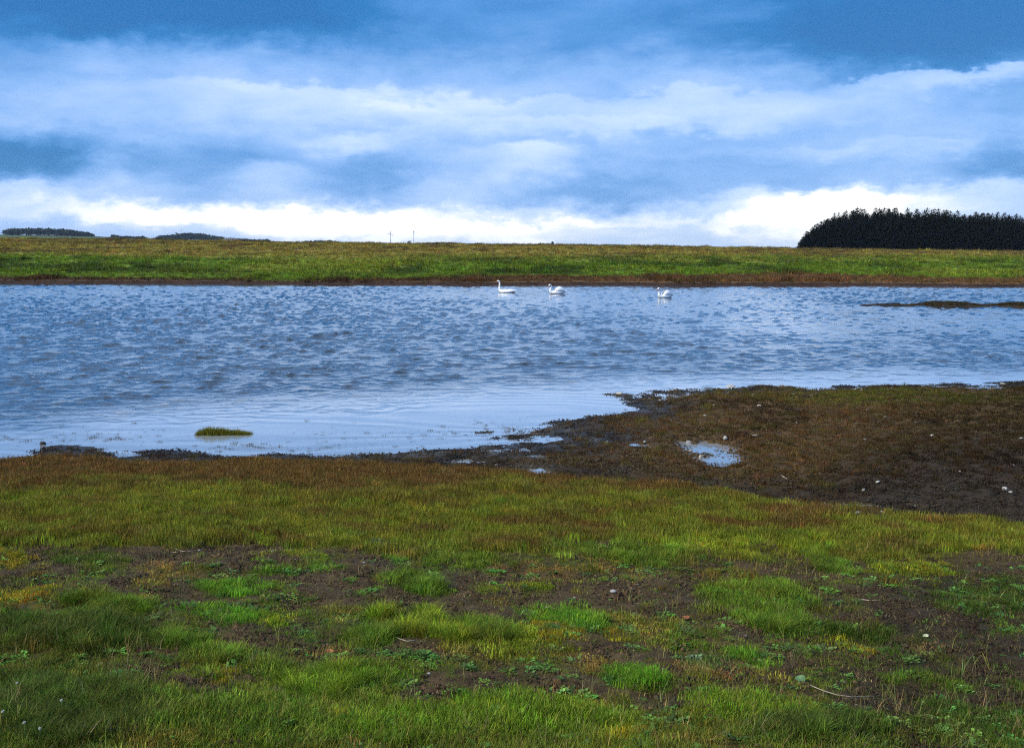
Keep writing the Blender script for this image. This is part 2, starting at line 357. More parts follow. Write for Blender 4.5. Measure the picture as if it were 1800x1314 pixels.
def mat_blade(name, transl=.35, instanced=True, tint=(.06, .1, .02)):
    m, nt, N, L, P = mat_new(name); out = [n for n in N if n.type == 'OUTPUT_MATERIAL'][0]
    if instanced:
        at = N.new('ShaderNodeAttribute'); at.attribute_type = 'INSTANCER'; at.attribute_name = 'tint'; src = at.outputs['Color']
    else:
        rgb = N.new('ShaderNodeRGB'); rgb.outputs[0].default_value = (*tint, 1); src = rgb.outputs[0]
    bv = N.new('ShaderNodeAttribute'); bv.attribute_name = 'bv'
    mr = N.new('ShaderNodeMapRange'); mr.inputs['To Min'].default_value = .40; mr.inputs['To Max'].default_value = 1.65; L.new(bv.outputs['Fac'], mr.inputs['Value'])
    sc = N.new('ShaderNodeVectorMath'); sc.operation = 'SCALE'; L.new(src, sc.inputs[0]); L.new(mr.outputs[0], sc.inputs['Scale'])
    st = N.new('ShaderNodeMapRange'); st.inputs['From Min'].default_value = .90; st.inputs['From Max'].default_value = .97; st.inputs['To Max'].default_value = .55; L.new(bv.outputs['Fac'], st.inputs['Value'])
    mx = N.new('ShaderNodeMix'); mx.data_type = 'RGBA'; L.new(st.outputs[0], mx.inputs['Factor']); L.new(sc.outputs[0], mx.inputs['A']); mx.inputs['B'].default_value = (.20, .15, .055, 1)
    L.new(mx.outputs['Result'], P.inputs['Base Color']); P.inputs['Roughness'].default_value = .65; P.inputs['Specular IOR Level'].default_value = .12
    tr = N.new('ShaderNodeBsdfTranslucent'); L.new(mx.outputs['Result'], tr.inputs['Color'])
    ms = N.new('ShaderNodeMixShader'); ms.inputs[0].default_value = transl
    L.new(P.outputs[0], ms.inputs[1]); L.new(tr.outputs[0], ms.inputs[2]); L.new(ms.outputs[0], out.inputs['Surface'])
    return m
def mat_water(name, fine, bdist, rough=.05, base=(.006, .009, .011), spec=.5, calm=.10):
    m, nt, N, L, P = mat_new(name)
    geo = N.new('ShaderNodeNewGeometry')
    mp = N.new('ShaderNodeMapping'); mp.inputs['Scale'].default_value = (1.0, 1.7, 1.0); L.new(geo.outputs['Position'], mp.inputs['Vector'])
    n = N.new('ShaderNodeTexNoise'); n.inputs['Scale'].default_value = fine; n.inputs['Detail'].default_value = 3; n.inputs['Roughness'].default_value = .5; L.new(mp.outputs[0], n.inputs['Vector'])
    at = N.new('ShaderNodeAttribute'); at.attribute_name = 'ripple'
    b = N.new('ShaderNodeBump'); b.inputs['Distance'].default_value = bdist; L.new(at.outputs['Fac'], b.inputs['Strength'])
    L.new(n.outputs['Fac'], b.inputs['Height']); L.new(b.outputs[0], P.inputs['Normal'])
    si = N.new('ShaderNodeAttribute'); si.attribute_name = 'painted_sheen'; mb = N.new('ShaderNodeMix'); mb.data_type = 'RGBA'; mb.inputs['A'].default_value = (*base, 1); mb.inputs['B'].default_value = (.31, .33, .34, 1); L.new(si.outputs['Fac'], mb.inputs['Factor']); L.new(mb.outputs['Result'], P.inputs['Base Color'])   # pale colour painted in to stand for bright reflection in the shallows
    rw = N.new('ShaderNodeMapRange'); rw.inputs['From Max'].default_value = .5; rw.inputs['To Min'].default_value = calm; rw.inputs['To Max'].default_value = rough; L.new(at.outputs['Fac'], rw.inputs['Value'])
    L.new(rw.outputs[0], P.inputs['Roughness']); L.new(rw.outputs[0], P.inputs['Coat Roughness'])
    P.inputs['Coat Weight'].default_value = 0.5; P.inputs['Coat Roughness'].default_value = rough; P.inputs['Coat IOR'].default_value = 1.7; L.new(b.outputs[0], P.inputs['Coat Normal']); cw = N.new('ShaderNodeMapRange'); cw.inputs['From Max'].default_value = .6; cw.inputs['To Min'].default_value = 1.0; cw.inputs['To Max'].default_value = .35; L.new(at.outputs['Fac'], cw.inputs['Value']); L.new(cw.outputs[0], P.inputs['Coat Weight'])
    P.inputs['IOR'].default_value = 1.333; P.inputs['Specular IOR Level'].default_value = spec
    return m
M_ground = mat_ground('ground', 14, .02); M_far = mat_ground('far_bank', .9, .15)
M_blade = mat_blade('grass_blades'); M_leaf = mat_blade('weed_leaves', .25)
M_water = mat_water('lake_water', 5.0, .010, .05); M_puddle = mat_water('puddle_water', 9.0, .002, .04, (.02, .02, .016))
M_stone = mat_noise('pale_stone', (.27, .25, .21), (.46, .43, .37), 30, .85, .4)
M_grey = mat_noise('grey_stone', (.20, .19, .17), (.36, .34, .31), 26, .8, .4)
M_dark = mat_noise('dark_stone', (.02, .02, .018), (.05, .045, .04), 20, .7, .5)

# ------------------------------------------------------------------ the ground on the near side
def fan(d, a0, a1, nc, oy=-2.0):
    a = np.radians(np.linspace(a0, a1, nc)); dd = np.asarray(d)[:, None]
    return dd * np.tan(a)[None] * .55 + dd * np.sin(a)[None] * .45, dd * (.55 + .45 * np.cos(a))[None] + oy
def geo_rows(a, b, k): return np.exp(np.linspace(math.log(a), math.log(b), int(math.log(b / a) / k) + 2))
A_G = {k: np.array(v) for k, v in C.items()}
def mud_colour(px, py, x, y, s, e):
    n1 = fbm(x * .8, y * .8, 4, 201); n2 = fbm(x * 3, y * 3, 4, 211)
    brown = np.array((.068, .041, .016)); dark = np.array((.020, .014, .008)); grey = np.array((.046, .037, .024))
    t = sstep(.2, 1.5, s) * sstep(-.2, -2.2, e + .5 * n1)              # drier brown crust in the middle of the spit
    col = dark + (brown - dark) * t[..., None]
    g = sstep(.1, .6, n2) * (1 - t) * sstep(1500, 1100, px)
    col = col + (grey - col) * g[..., None]
    dk = sstep(1350, 1680, px + (py - 800) * 1.2)                       # dark peat towards the right, with edge shade painted in
    col = col + (np.array((.026, .018, .010)) - col) * (dk * sstep(720, 800, py) * .9)[..., None]
    wet = np.clip(1.0 - sstep(.15, 1.6, s) * .75 - .25 * t, 0, 1)
    return col, wet
def near_ground():
    d = np.concatenate([geo_rows(1.0, 4.5, .012)[:-1], geo_rows(4.5, 27, .0052)[:-1], geo_rows(27, 76, .03)])
    X, Y = fan(d, -48, 48, 640); sh = X.shape; x, y = X.ravel(), Y.ravel()
    z, s, e = terrain(x, y); px, py = project(x, y, z)
    col, cov, hg, bare = cover(px, py, x, y)
    soil = np.array((.055, .034, .015)); n = fbm(x * 6, y * 6, 3, 221)
    g = soil * (1 + .35 * n)[:, None]
    dkr = sstep(1380, 1650, px + (py - 1100) * .35) * sstep(950, 1050, py)
    g = g * (1 - .45 * dkr)[:, None]                                    # corner vignette painted into the soil colour
    g = g + (col * .30 - g) * (np.clip(cov, 0, 1) * .6 * (1 - bare))[:, None]
    mc, wet = mud_colour(px, py, x, y, s, e)
    t = sstep(-.12, .12, e)
    c = mc + (g - mc) * t[:, None]
    w = wet * (1 - t) + .12 * bare * t
    bed = sstep(0, -.4, s); c = c + (np.array((.03, .024, .016)) - c) * bed[:, None]
    me = mesh_np('ground', np.stack([x, y, z], 1), grid_faces(*sh))
    attr(me, 'tint', c, 'FLOAT_COLOR'); attr(me, 'wet', w)
    obj('ground', me, M_ground, kind='structure')
near_ground()

# ------------------------------------------------------------------ the far bank and the country behind it
FAR_PX = [(-2500, 488), (-1200, 491), (0, 497.5), (500, 499), (900, 500), (1400, 501), (1800, 502.5), (2600, 505), (4000, 509)]
SKYL = np.array([(-2500, 398), (-1000, 404), (0, 419), (150, 420), (300, 423), (600, 428.5), (900, 431), (1200, 434.5), (1400, 438), (1800, 442), (2600, 447), (4000, 452)], float)
HILL = np.array([(-3000, 400), (-800, 404), (-100, 411), (20, 412.5), (165, 415), (220, 419), (300, 421), (400, 424), (480, 425), (600, 430), (900, 434), (1200, 437), (1800, 439), (4500, 441)], float)
_fx = np.array([on_plane(*p)[0] for p in FAR_PX]); _fy = np.array([on_plane(*p)[1] for p in FAR_PX])
def far_ground(x, y):
    px = 900 + F * x / np.maximum(y, 1)
    s = y - np.interp(x, _fx, _fy) + 1.2 * fbm(x * .09, y * .02, 3, 301)    # metres behind the far water line
    ridge_d = 235.0; zr = CAM_H + (HOR - np.interp(px, SKYL[:, 0], SKYL[:, 1])) / F * ridge_d
    u = np.clip(s / 155, 0, 1)
    zs = .14 * sstep(-.1, .4, s) + (zr - .14) * (1 - (1 - u) ** 1.75)
    z = np.where(s < 0, np.maximum(s * .3, -1), zs)
    far = sstep(240, 420, y); zh = CAM_H + (HOR - np.interp(px, HILL[:, 0], HILL[:, 1])) / F * np.minimum(y, 1500)
    plain = np.where(y < 330, zr + .0 * y, zr - .6) 
    z = z * (1 - far) + plain * far
    h = sstep(700, 1500, y); z = z * (1 - h) + zh * h
    n = .16 * fbm(x * .16, y * .10, 4, 311) + .07 * fbm(x * .8, y * .5, 3, 321)
    z = z + n * sstep(.5, 12, s) * (1 - .6 * sstep(150, 240, y)) + .5 * fbm(x * .01, y * .01, 3, 331) * sstep(350, 600, y)
    return z, s
def far_colour(x, y, s, z):
    px, py = project(x, y, z)
    n1 = fbm(x * .05, y * .035, 4, 341); n2 = fbm(x * .22, y * .13, 4, 351); n3 = fbm(x * .012, y * .03, 3, 361)
    def L3(a, b, t): return a + (np.array(b) - a) * t[..., None]
    right = sstep(350, 1500, px)
    c = np.broadcast_to(np.array((.030, .015, .007)), x.shape + (3,)).copy()
    c = L3(c, (.135, .072, .026), sstep(.3, 1.0, s) * (.35 + .65 * right))                     # rust-brown reeds along the water
    c = L3(c, (.115, .170, .012), sstep(2.5, 5.5, s - 5.5 * right + 2.5 * n1))                  # green slope
    c = L3(c, (.050, .080, .010), .85 * sstep(.0, .4, n2) * sstep(5, 12, s))
    c = L3(c, (.20, .21, .020), .7 * sstep(.1, .6, n1) * sstep(6, 16, s))
    t = sstep(459, 446, py + 5 * n1 + 3 * n2 + 9 * n3 + sstep(700, 0, px) * 8)
    c = L3(c, (.270, .195, .040), .85 * t)                                                      # drier tan grass towards the top
    c = L3(c, (.10, .065, .022), .85 * t * sstep(.1, .5, n2))
    c = L3(c, (.075, .050, .018), sstep(185, 225, y + 12 * n1) * .8)                            # dark heath on the skyline
    c = L3(c, (.06, .085, .02), sstep(500, 900, y)); c = L3(c, (.045, .035, .02), sstep(500, 900, y) * sstep(-.1, .3, fbm(x * .006, y * .004, 3, 371)))
    return c
def far_land():
    d = np.concatenate([geo_rows(66, 90, .0035)[:-1], geo_rows(90, 260, .007)[:-1], geo_rows(260, 9000, .05)])
    X, Y = fan(d, -46, 46, 520, 0.0); sh = X.shape; x, y = X.ravel(), Y.ravel()
    z, s = far_ground(x, y); c = far_colour(x, y, s, z)
    me = mesh_np('far_bank', np.stack([x, y, z], 1), grid_faces(*sh))
    attr(me, 'tint', c, 'FLOAT_COLOR'); attr(me, 'wet', .2 * sstep(1.2, 0, s))
    obj('far_bank', me, M_far, kind='structure')
far_land()

# ------------------------------------------------------------------ the lake
def lake():
    d = np.concatenate([geo_rows(10, 34, .0023)[:-1], geo_rows(34, 100, .0033)])
    X, Y = fan(d, -38, 38, 720, 0.0); sh = X.shape; x, y = X.ravel(), Y.ravel()
    r = np.random.default_rng(3); z = np.zeros(x.shape)
    xw = x + .25 * fbm(x * .35, y * .35, 2, 401); yw = y + .25 * fbm(x * .3 + 5, y * .3, 2, 411)
    for i in range(90):
        lam = math.exp(r.uniform(math.log(.24), math.log(.62))); th = R(r.normal(90, 17)); k = 2 * math.pi / lam
        ph = k * (xw * math.cos(th) + yw * math.sin(th)) + r.uniform(0, 6.28)
        amp = .0115 * lam * r.uniform(.5, 1.3)
        z += amp * np.sin(ph + .45 * np.sin(ph))
    sg = z.std(); q = np.clip(z / sg, -3, 3); z = sg * 1.9 * (np.exp(.42 * q) - 1.09)      # flat troughs, narrow steep crests
    gust = .75 + .35 * fbm(x * .10, y * .05, 3, 421)
    c = sdist(x, y, CALM, BACK)                      # positive on the sheltered side
    env = sstep(.8, -4.5, c + .8 * fbm(x * .5, y * .5, 3, 431)) * gust
    env = env * (.12 + .88 * sstep(1, 9, np.interp(x, _fx, _fy) - y)); env = np.clip(env, 0.0, 1.3);   # lee of the far bank env = env * (1 - .5 * sstep(40, 90, y))
    z = z * .05
    for i, (lam, deg, h) in enumerate([(.74, 88, .021), (.54, 76, .016), (.92, 99, .021), (.42, 107, .012), (.62, 93, .016)]):   # short steep wavelets driven towards the near shore
        th = R(deg); ph = (x * math.cos(th) + y * math.sin(th)) / lam + .95 * fbm(x * .85 + 7 * i, y * .75, 3, 460 + i * 7)
        t = ph - np.floor(ph); f = sstep(0, .16, t) * (1 - t) ** 1.6 * 1.5
        a = np.clip(.05 + .95 * fbm(x * 2.6 + 3 * i, y * 1.2 - 5 * i, 2, 500 + i * 9), 0, 1.1)
        z = z + h * a * f
    z = z * env * (1.3 + 1.1 * sstep(18, 45, y)) + .0006 * np.sin(y * 11 + 9 * fbm(x * .25, y * .5, 3, 441)) * (1 - np.clip(env, 0, 1))
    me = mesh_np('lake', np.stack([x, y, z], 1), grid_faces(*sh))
    attr(me, 'ripple', np.clip(.04 + .75 * env, 0, 1)); attr(me, 'painted_sheen', sstep(-3.2, .2, c + .5 * fbm(x * .7, y * .7, 3, 439)))  # last attribute: painted brightness of the calm shallows
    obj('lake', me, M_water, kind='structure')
lake()
def puddles():
    for (cx, cy, rx, ry, lv) in PUDDLES:
        n = 26; v = [(cx, cy, lv)]
        for k in range(n):
            w = 2 * math.pi * k / n; v.append((cx + 1.5 * rx * math.cos(w), cy + 1.5 * ry * math.sin(w), lv))
        me = bpy.data.meshes.new('puddle'); me.from_pydata(v, [], [(0, 1 + k, 1 + (k + 1) % n) for k in range(n)]); me.update()
        attr(me, 'ripple', np.full(n + 1, .2)); attr(me, 'painted_sheen', np.full(n + 1, .9))  # sky brightness painted into the puddle colour
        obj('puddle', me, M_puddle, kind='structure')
puddles()

# ------------------------------------------------------------------ plants: tuft meshes, scattered as ground cover
TUFTS = bpy.data.collections.new('tuft_kinds')
def blades(n, rad, h0, h1, w, lean, seed, up=.0, segs=3, spread=.6, curl=1.7):
    r = np.random.default_rng(seed); V = []; Fc = []; BV = []
    for i in range(n):
        a = r.uniform(0, 6.283); rr = rad * math.sqrt(r.uniform()); bx, by = rr * math.cos(a), rr * math.sin(a)
        da = a + r.normal(0, spread) if r.uniform() < .75 else r.uniform(0, 6.283)
        dx, dy = math.cos(da), math.sin(da); h = r.uniform(h0, h1) * (1 - .35 * (rr / rad) ** 2); ln = lean * r.uniform(.2, 1.3) * h
        sx, sy = -dy, dx; ww = w * r.uniform(.6, 1.3); bv = r.uniform(); o = len(V)
        for k in range(segs):
            t = k / segs; f = t ** curl; wd = ww * (1 - t) ** .7 * .5
            cx, cy, cz = bx + dx * ln * f, by + dy * ln * f, h * (t - .25 * lean * t * t)
            V += [(cx + sx * wd, cy + sy * wd, cz - .01 * (k == 0)), (cx - sx * wd, cy - sy * wd, cz - .01 * (k == 0))]; BV += [bv, bv]
        V.append((bx + dx * ln, by + dy * ln, h * (1 - .25 * lean))); BV.append(bv)
        for k in range(segs - 1): Fc += [(o + 2 * k, o + 2 * k + 1, o + 2 * k + 3), (o + 2 * k, o + 2 * k + 3, o + 2 * k + 2)]
        Fc.append((o + 2 * segs - 2, o + 2 * segs - 1, o + 2 * segs))
    return V, Fc, BV
def leaves(n, rad, l0, l1, wid, seed, tilt=.35):
    r = np.random.default_rng(seed); V = []; Fc = []; BV = []
    for i in range(n):
        a = r.uniform(0, 6.283); b = rad * r.uniform(0, 1); l = r.uniform(l0, l1); wd = l * wid * r.uniform(.8, 1.2); bv = r.uniform() * .88; o = len(V)
        bx, by, bz = b * math.cos(a) * .6, b * math.sin(a) * .6, r.uniform(0, .012); dx, dy = math.cos(a + r.normal(0, .5)), math.sin(a + r.normal(0, .5)); ti = r.uniform(.05, tilt)
        for t, k, zz in ((0, .15, 0), (.35, .9, .6), (.7, .8, 1.0)):
            V += [(bx + dx * l * t - dy * wd * k * .5, by + dy * l * t + dx * wd * k * .5, bz + l * ti * zz), (bx + dx * l * t + dy * wd * k * .5, by + dy * l * t - dx * wd * k * .5, bz + l * ti * zz)]; BV += [bv, bv]
        V.append((bx + dx * l, by + dy * l, bz + l * ti * .8)); BV.append(bv)
        Fc += [(o, o + 1, o + 3), (o, o + 3, o + 2), (o + 2, o + 3, o + 5), (o + 2, o + 5, o + 4), (o + 4, o + 5, o + 6)]
    return V, Fc, BV
def tuft_mesh(name, VFB, mat):
    V, Fc, BV = VFB; me = bpy.data.meshes.new(name); me.from_pydata(V, [], Fc); me.update()
    attr(me, 'bv', BV); me.materials.append(mat); return me
def tuft_kind(i, name, VFB, mat):
    o = bpy.data.objects.new('%02d_%s' % (i, name), tuft_mesh(name, VFB, mat)); TUFTS.objects.link(o)
tuft_kind(0, 'turf', blades(70, .075, .020, .050, .0032, .7, 1), M_blade)
tuft_kind(1, 'turf', blades(80, .085, .018, .042, .0030, .9, 2), M_blade)
tuft_kind(2, 'turf', blades(60, .070, .025, .060, .0034, .6, 3), M_blade)
tuft_kind(3, 'clump', blades(90, .060, .060, .125, .0034, .85, 4), M_blade)
tuft_kind(4, 'clump', blades(80, .070, .050, .110, .0036, 1.1, 5), M_blade)
tuft_kind(5, 'stalks', blades(60, .080, .035, .085, .0042, .30, 6, segs=2, spread=3), M_blade)
tuft_kind(6, 'stalks', blades(50, .090, .030, .075, .0050, .45, 7, segs=2, spread=3), M_blade)
tuft_kind(7, 'weed', leaves(34, .060, .012, .028, .6, 8), M_leaf)
tuft_kind(8, 'weed', leaves(40, .070, .010, .022, .7, 9, .5), M_leaf)
tuft_kind(9, 'moss', blades(110, .075, .010, .022, .0045, .6, 10, segs=2), M_blade)
tuft_kind(10, 'straw', blades(9, .060, .030, .060, .0026, 3.2, 11, curl=1.0), M_blade)
tuft_kind(11, 'straw', blades(7, .050, .090, .170, .0022, .6, 12), M_blade)
tuft_kind(12, 'coarse', blades(34, .30, .16, .42, .030, .55, 13), M_blade)
tuft_kind(13, 'coarse', blades(30, .34, .12, .30, .034, .8, 14), M_blade)
tuft_kind(14, 'reed', blades(40, .34, .30, .62, .022, .25, 15, segs=2), M_blade)
def crumbs(n, rad, s0, s1, seed):
    r = np.random.default_rng(seed); V = []; Fc = []; BV = []
    for i in range(n):
        a = r.uniform(0, 6.283); q = rad * math.sqrt(r.uniform()); s = r.uniform(s0, s1) * r.uniform(.4, 1); o = len(V); bv = r.uniform() * .88; t = r.uniform(0, 6.3)
        for k in range(4): V.append((q * math.cos(a) + s * r.uniform(.7, 1.2) * math.cos(t + k * 1.57), q * math.sin(a) + s * r.uniform(.7, 1.2) * math.sin(t + k * 1.57), -.002))
        V.append((q * math.cos(a) + r.normal(0, .3) * s, q * math.sin(a) + r.normal(0, .3) * s, s * r.uniform(.5, .9))); BV += [bv] * 5
        Fc += [(o + k, o + (k + 1) % 4, o + 4) for k in range(4)]
    return V, Fc, BV
M_crumb = mat_blade('soil_crumbs', 0.0)
tuft_kind(15, 'crumbs', crumbs(46, .10, .004, .013, 21), M_crumb)
tuft_kind(16, 'crumbs', crumbs(30, .11, .005, .022, 22), M_crumb)
tuft_kind(17, 'litter', blades(12, .09, .004, .010, .0032, 5.0, 23, segs=2, spread=3, curl=1.0), M_blade)
def scatter_group():
    ng = bpy.data.node_groups.new('scatter', 'GeometryNodeTree')
    ng.interface.new_socket('Geometry', in_out='INPUT', socket_type='NodeSocketGeometry'); ng.interface.new_socket('Geometry', in_out='OUTPUT', socket_type='NodeSocketGeometry')
    N, L = ng.nodes, ng.links; gi = N.new('NodeGroupInput'); go = N.new('NodeGroupOutput')
    ci = N.new('GeometryNodeCollectionInfo'); ci.inputs['Collection'].default_value = TUFTS; ci.inputs['Separate Children'].default_value = True; ci.inputs['Reset Children'].default_value = True
    ip = N.new('GeometryNodeInstanceOnPoints'); ip.inputs['Pick Instance'].default_value = True
    def na(name, t): n = N.new('GeometryNodeInputNamedAttribute'); n.data_type = t; n.inputs['Name'].default_value = name; return n.outputs['Attribute']
    L.new(gi.outputs[0], ip.inputs['Points']); L.new(ci.outputs[0], ip.inputs['Instance'])
    L.new(na('pick', 'INT'), ip.inputs['Instance Index'])
    er = N.new('FunctionNodeEulerToRotation'); L.new(na('rot', 'FLOAT_VECTOR'), er.inputs[0]); L.new(er.outputs[0], ip.inputs['Rotation'])
    L.new(na('siz', 'FLOAT_VECTOR'), ip.inputs['Scale']); L.new(ip.outputs[0], go.inputs[0]); return ng
SCATTER = scatter_group()
def scatter(name, x, y, z, pick, siz, tint, label, cat, tilt=.15):
    n = len(x); me = bpy.data.meshes.new(name); me.vertices.add(n); me.vertices.foreach_set('co', np.stack([x, y, z], 1).astype(np.float32).ravel()); me.update()
    r = np.random.default_rng(n)
    rot = np.stack([r.normal(0, tilt, n), r.normal(0, tilt, n), r.uniform(0, 6.283, n)], 1)
    siz = np.asarray(siz); siz = np.stack([siz] * 3, 1) if siz.ndim == 1 else siz
    attr(me, 'pick', pick, 'INT'); attr(me, 'rot', rot, 'FLOAT_VECTOR'); attr(me, 'siz', siz, 'FLOAT_VECTOR'); attr(me, 'tint', tint, 'FLOAT_COLOR')
    o = obj(name, me, None, kind='stuff'); o['label'] = label; o['category'] = cat
    md = o.modifiers.new('scatter', 'NODES'); md.node_group = SCATTER
    return o
def sample_polar(n, d0, d1, p, ang):
    t = rng.uniform(size=n); d = (d0 ** p + t * (d1 ** p - d0 ** p)) ** (1 / p); a = np.radians(rng.uniform(-ang, ang, n)); return d * np.sin(a), d * np.cos(a)
def jitter(col, k=.32, hue=.15):
    n = len(col); return np.clip(col * np.exp(rng.normal(0, k, n))[:, None] * np.exp(rng.normal(0, hue, (n, 3))), 0, .6)

def foreground_grass():
    x, y = sample_polar(120000, 2.3, 16.5, 1.1, 34)
    z, s, e = terrain(x, y); ok = e > .0; x, y, z, e = x[ok], y[ok], z[ok], e[ok]
    px, py = project(x, y, z); col, cov, hg, bare = cover(px, py, x, y)
    keep = rng.uniform(size=len(x)) < cov ** 1.15 * (.18 + .82 * sstep(-.05, .75, e + .35 * fbm(x * 2.4, y * 2.4, 3, 151))); x, y, z, px, py, col, cov, hg = [a[keep] for a in (x, y, z, px, py, col, cov, hg)]
    n = len(x); u = rng.uniform(size=n); pick = np.where(u < .33, 0, np.where(u < .66, 1, 2))
    rusty = (col[:, 0] > col[:, 1] * .93); pick = np.where(rusty & (u < .8), 5 + (u * 10 % 1 < .5), pick)
    band = (py < 960) & ~rusty; pick = np.where(band & (u > .45), 5 + (u * 10 % 1 < .5), pick)
    tall = hg > 1.15; pick = np.where(tall & (u < .75), 3 + (u * 10 % 1 < .5), pick)
    teal = (col[:, 2] > col[:, 0] * 1.1); pick = np.where(teal & (u < .85), 7 + (u * 10 % 1 < .5), pick)
    yel = (col[:, 0] > .19) & (col[:, 1] > .14); pick = np.where(yel & (u < .8), 9, pick)
    tan = (col[:, 0] > .15) & (col[:, 0] > col[:, 1] * 1.35); pick = np.where(tan & (u < .6), 10, pick)
    weed = (rng.uniform(size=n) < .075) & (py > 985) & ~tall; pick = np.where(weed, 7 + (u < .5), pick); col[weed] = A_G['teal'] * .8 + A_G['green'] * .3
    siz = rng.uniform(.75, 1.25, n) * np.where(tall & (pick < 5), hg / 1.5, np.where(pick < 3, np.clip(hg, .5, 1.3), 1.0))
    siz = siz * np.where(cov < .3, .62, 1.0) * np.where(py < 960, .95, 1.0) * (1 + .25 * sstep(7, 13, y))
    scatter('foreground_grass', x, y, z - .004, pick, siz, jitter(col), 'patchy green and rust turf covering the near bank', 'grass')
    # dead straws and long bents over the turf
    x, y = sample_polar(9000, 2.3, 13, 1.1, 34); z, s, e = terrain(x, y); ok = e > .1; x, y, z = x[ok], y[ok], z[ok]
    px, py = project(x, y, z); ok = (py > 930); x, y, z, px, py = [a[ok] for a in (x, y, z, px, py)]; n = len(x)
    lush = sstep(1190, 1240, py) + sstep(330, 120, px) * sstep(1080, 1130, py); u = rng.uniform(size=n)
    pick = np.where(u < .12 + .5 * lush, 11, 10)
    col = np.where(rng.uniform(size=n)[:, None] < .6, np.array((.22, .17, .06)), np.array((.14, .15, .03)))
    scatter('dead_straw', x, y, z, pick, rng.uniform(.6, 1.15, n), jitter(col), 'pale dead straws lying in the near turf', 'straw')
foreground_grass()
def soil_litter():
    x, y = sample_polar(40000, 2.3, 27, 1.0, 35); z, s, e = terrain(x, y); ok = s > -.05; x, y, z, s, e = [a[ok] for a in (x, y, z, s, e)]; px, py = project(x, y, z)
    col, cov, hg, bare = cover(px, py, x, y); mud = e < 0; keep = mud | (rng.uniform(size=len(x)) < 1.1 - cov); x, y, z, px, py, mud, s, e = [a[keep] for a in (x, y, z, px, py, mud, s, e)]; n = len(x); u = rng.uniform(size=n)
    mc, wet = mud_colour(px, py, x, y, s, e); dkr = sstep(1380, 1650, px + (py - 1100) * .35) * sstep(950, 1050, py)
    soil = np.array((.062, .038, .017)) * (1 - .45 * dkr)[:, None]; c = np.where(mud[:, None], mc, soil); lit = (u > .62) & ~mud  # soil crumbs carry the same painted corner darkening
    c = np.where(lit[:, None], np.where(rng.uniform(size=n)[:, None] < .6, np.array((.30, .21, .09)), np.array((.16, .13, .04))), c)
    scatter('soil_litter', x, y, z, np.where(lit, 17, np.where(u < .35, 15, 16)), rng.uniform(.6, 1.3, n) * np.where(mud, 1.15, 1.0), jitter(c, .3, .06), 'crumbs of soil and dead bits strewn over the bare ground', 'litter', .05)
soil_litter()
def mudflat_cover():
    x, y = sample_polar(70000, 8, 27, 1.6, 36); z, s, e = terrain(x, y)
    ok = (e < .05) & (s > .12) & (z > .012); x, y, z, s, e = [a[ok] for a in (x, y, z, s, e)]
    for (cx, cy, rx, ry, lv) in PUDDLES:
        ok = ((x - cx) / rx) ** 2 + ((y - cy) / ry) ** 2 > 1.5; x, y, z, s, e = [a[ok] for a in (x, y, z, s, e)]
    px, py = project(x, y, z)
    n1 = fbm(x * 1.0, y * .8, 4, 501); n2 = fbm(x * 2.6, y * 2.2, 3, 511)
    dry = sstep(.4, 1.8, s) * sstep(1050, 1250, px)
    cov = .45 + .5 * dry + .45 * n2; dk = sstep(1450, 1750, px + (py - 800) * 1.2) * sstep(790, 850, py); cov *= 1 - .75 * dk
    chan = np.exp(-((e + .75) / .45) ** 2) * sstep(800, 900, px); cov *= 1 - .8 * chan
    cov *= .35 + .65 * sstep(.2, .8, s)
    keep = rng.uniform(size=len(x)) < cov; x, y, z, s, e, px, py, n1, n2 = [a[keep] for a in (x, y, z, s, e, px, py, n1, n2)]; n = len(x)
    col = np.broadcast_to(np.array((.130, .072, .020)), (n, 3)).copy()
    def mixc(c, t): return col + (np.array(c) - col) * t[:, None]
    col = mixc((.050, .028, .012), sstep(.0, .6, n1)); col = mixc((.17, .10, .03), sstep(.2, .7, -n1) * .8)
    ol = np.exp(-(((px - 1570) / 190) ** 2 + ((py - 692) / 13) ** 2)) + .7 * np.exp(-(((px - 1480) / 90) ** 2 + ((py - 706) / 7) ** 2)) + .8 * np.exp(-(((px - 1720) / 130) ** 2 + ((py - 702) / 9) ** 2)) + .5 * np.exp(-(((px - 1260) / 80) ** 2 + ((py - 689) / 6) ** 2))
    col = mixc((.13, .12, .014), np.clip(ol * 1.2, 0, 1)); col = mixc((.12, .12, .018), sstep(.35, .8, n2) * .5)
    col = col * .78 * (1 - .62 * sstep(1350, 1700, px + (py - 800) * 1.2)[:, None])   # plants darkened towards the right, the same painted edge shade
    u = rng.uniform(size=n); pick = np.where(u < .5, 5, np.where(u < .8, 6, 9)); pick = np.where((ol > .4) & (u < .7), 2, pick)
    scatter('mudflat_plants', x, y, z - .006, pick, rng.uniform(.6, 1.05, n) * (1 + .5 * np.clip(ol, 0, 1)), jitter(col, .3), 'rust brown saltmarsh plants covering the muddy spit', 'marsh plants')
mudflat_cover()
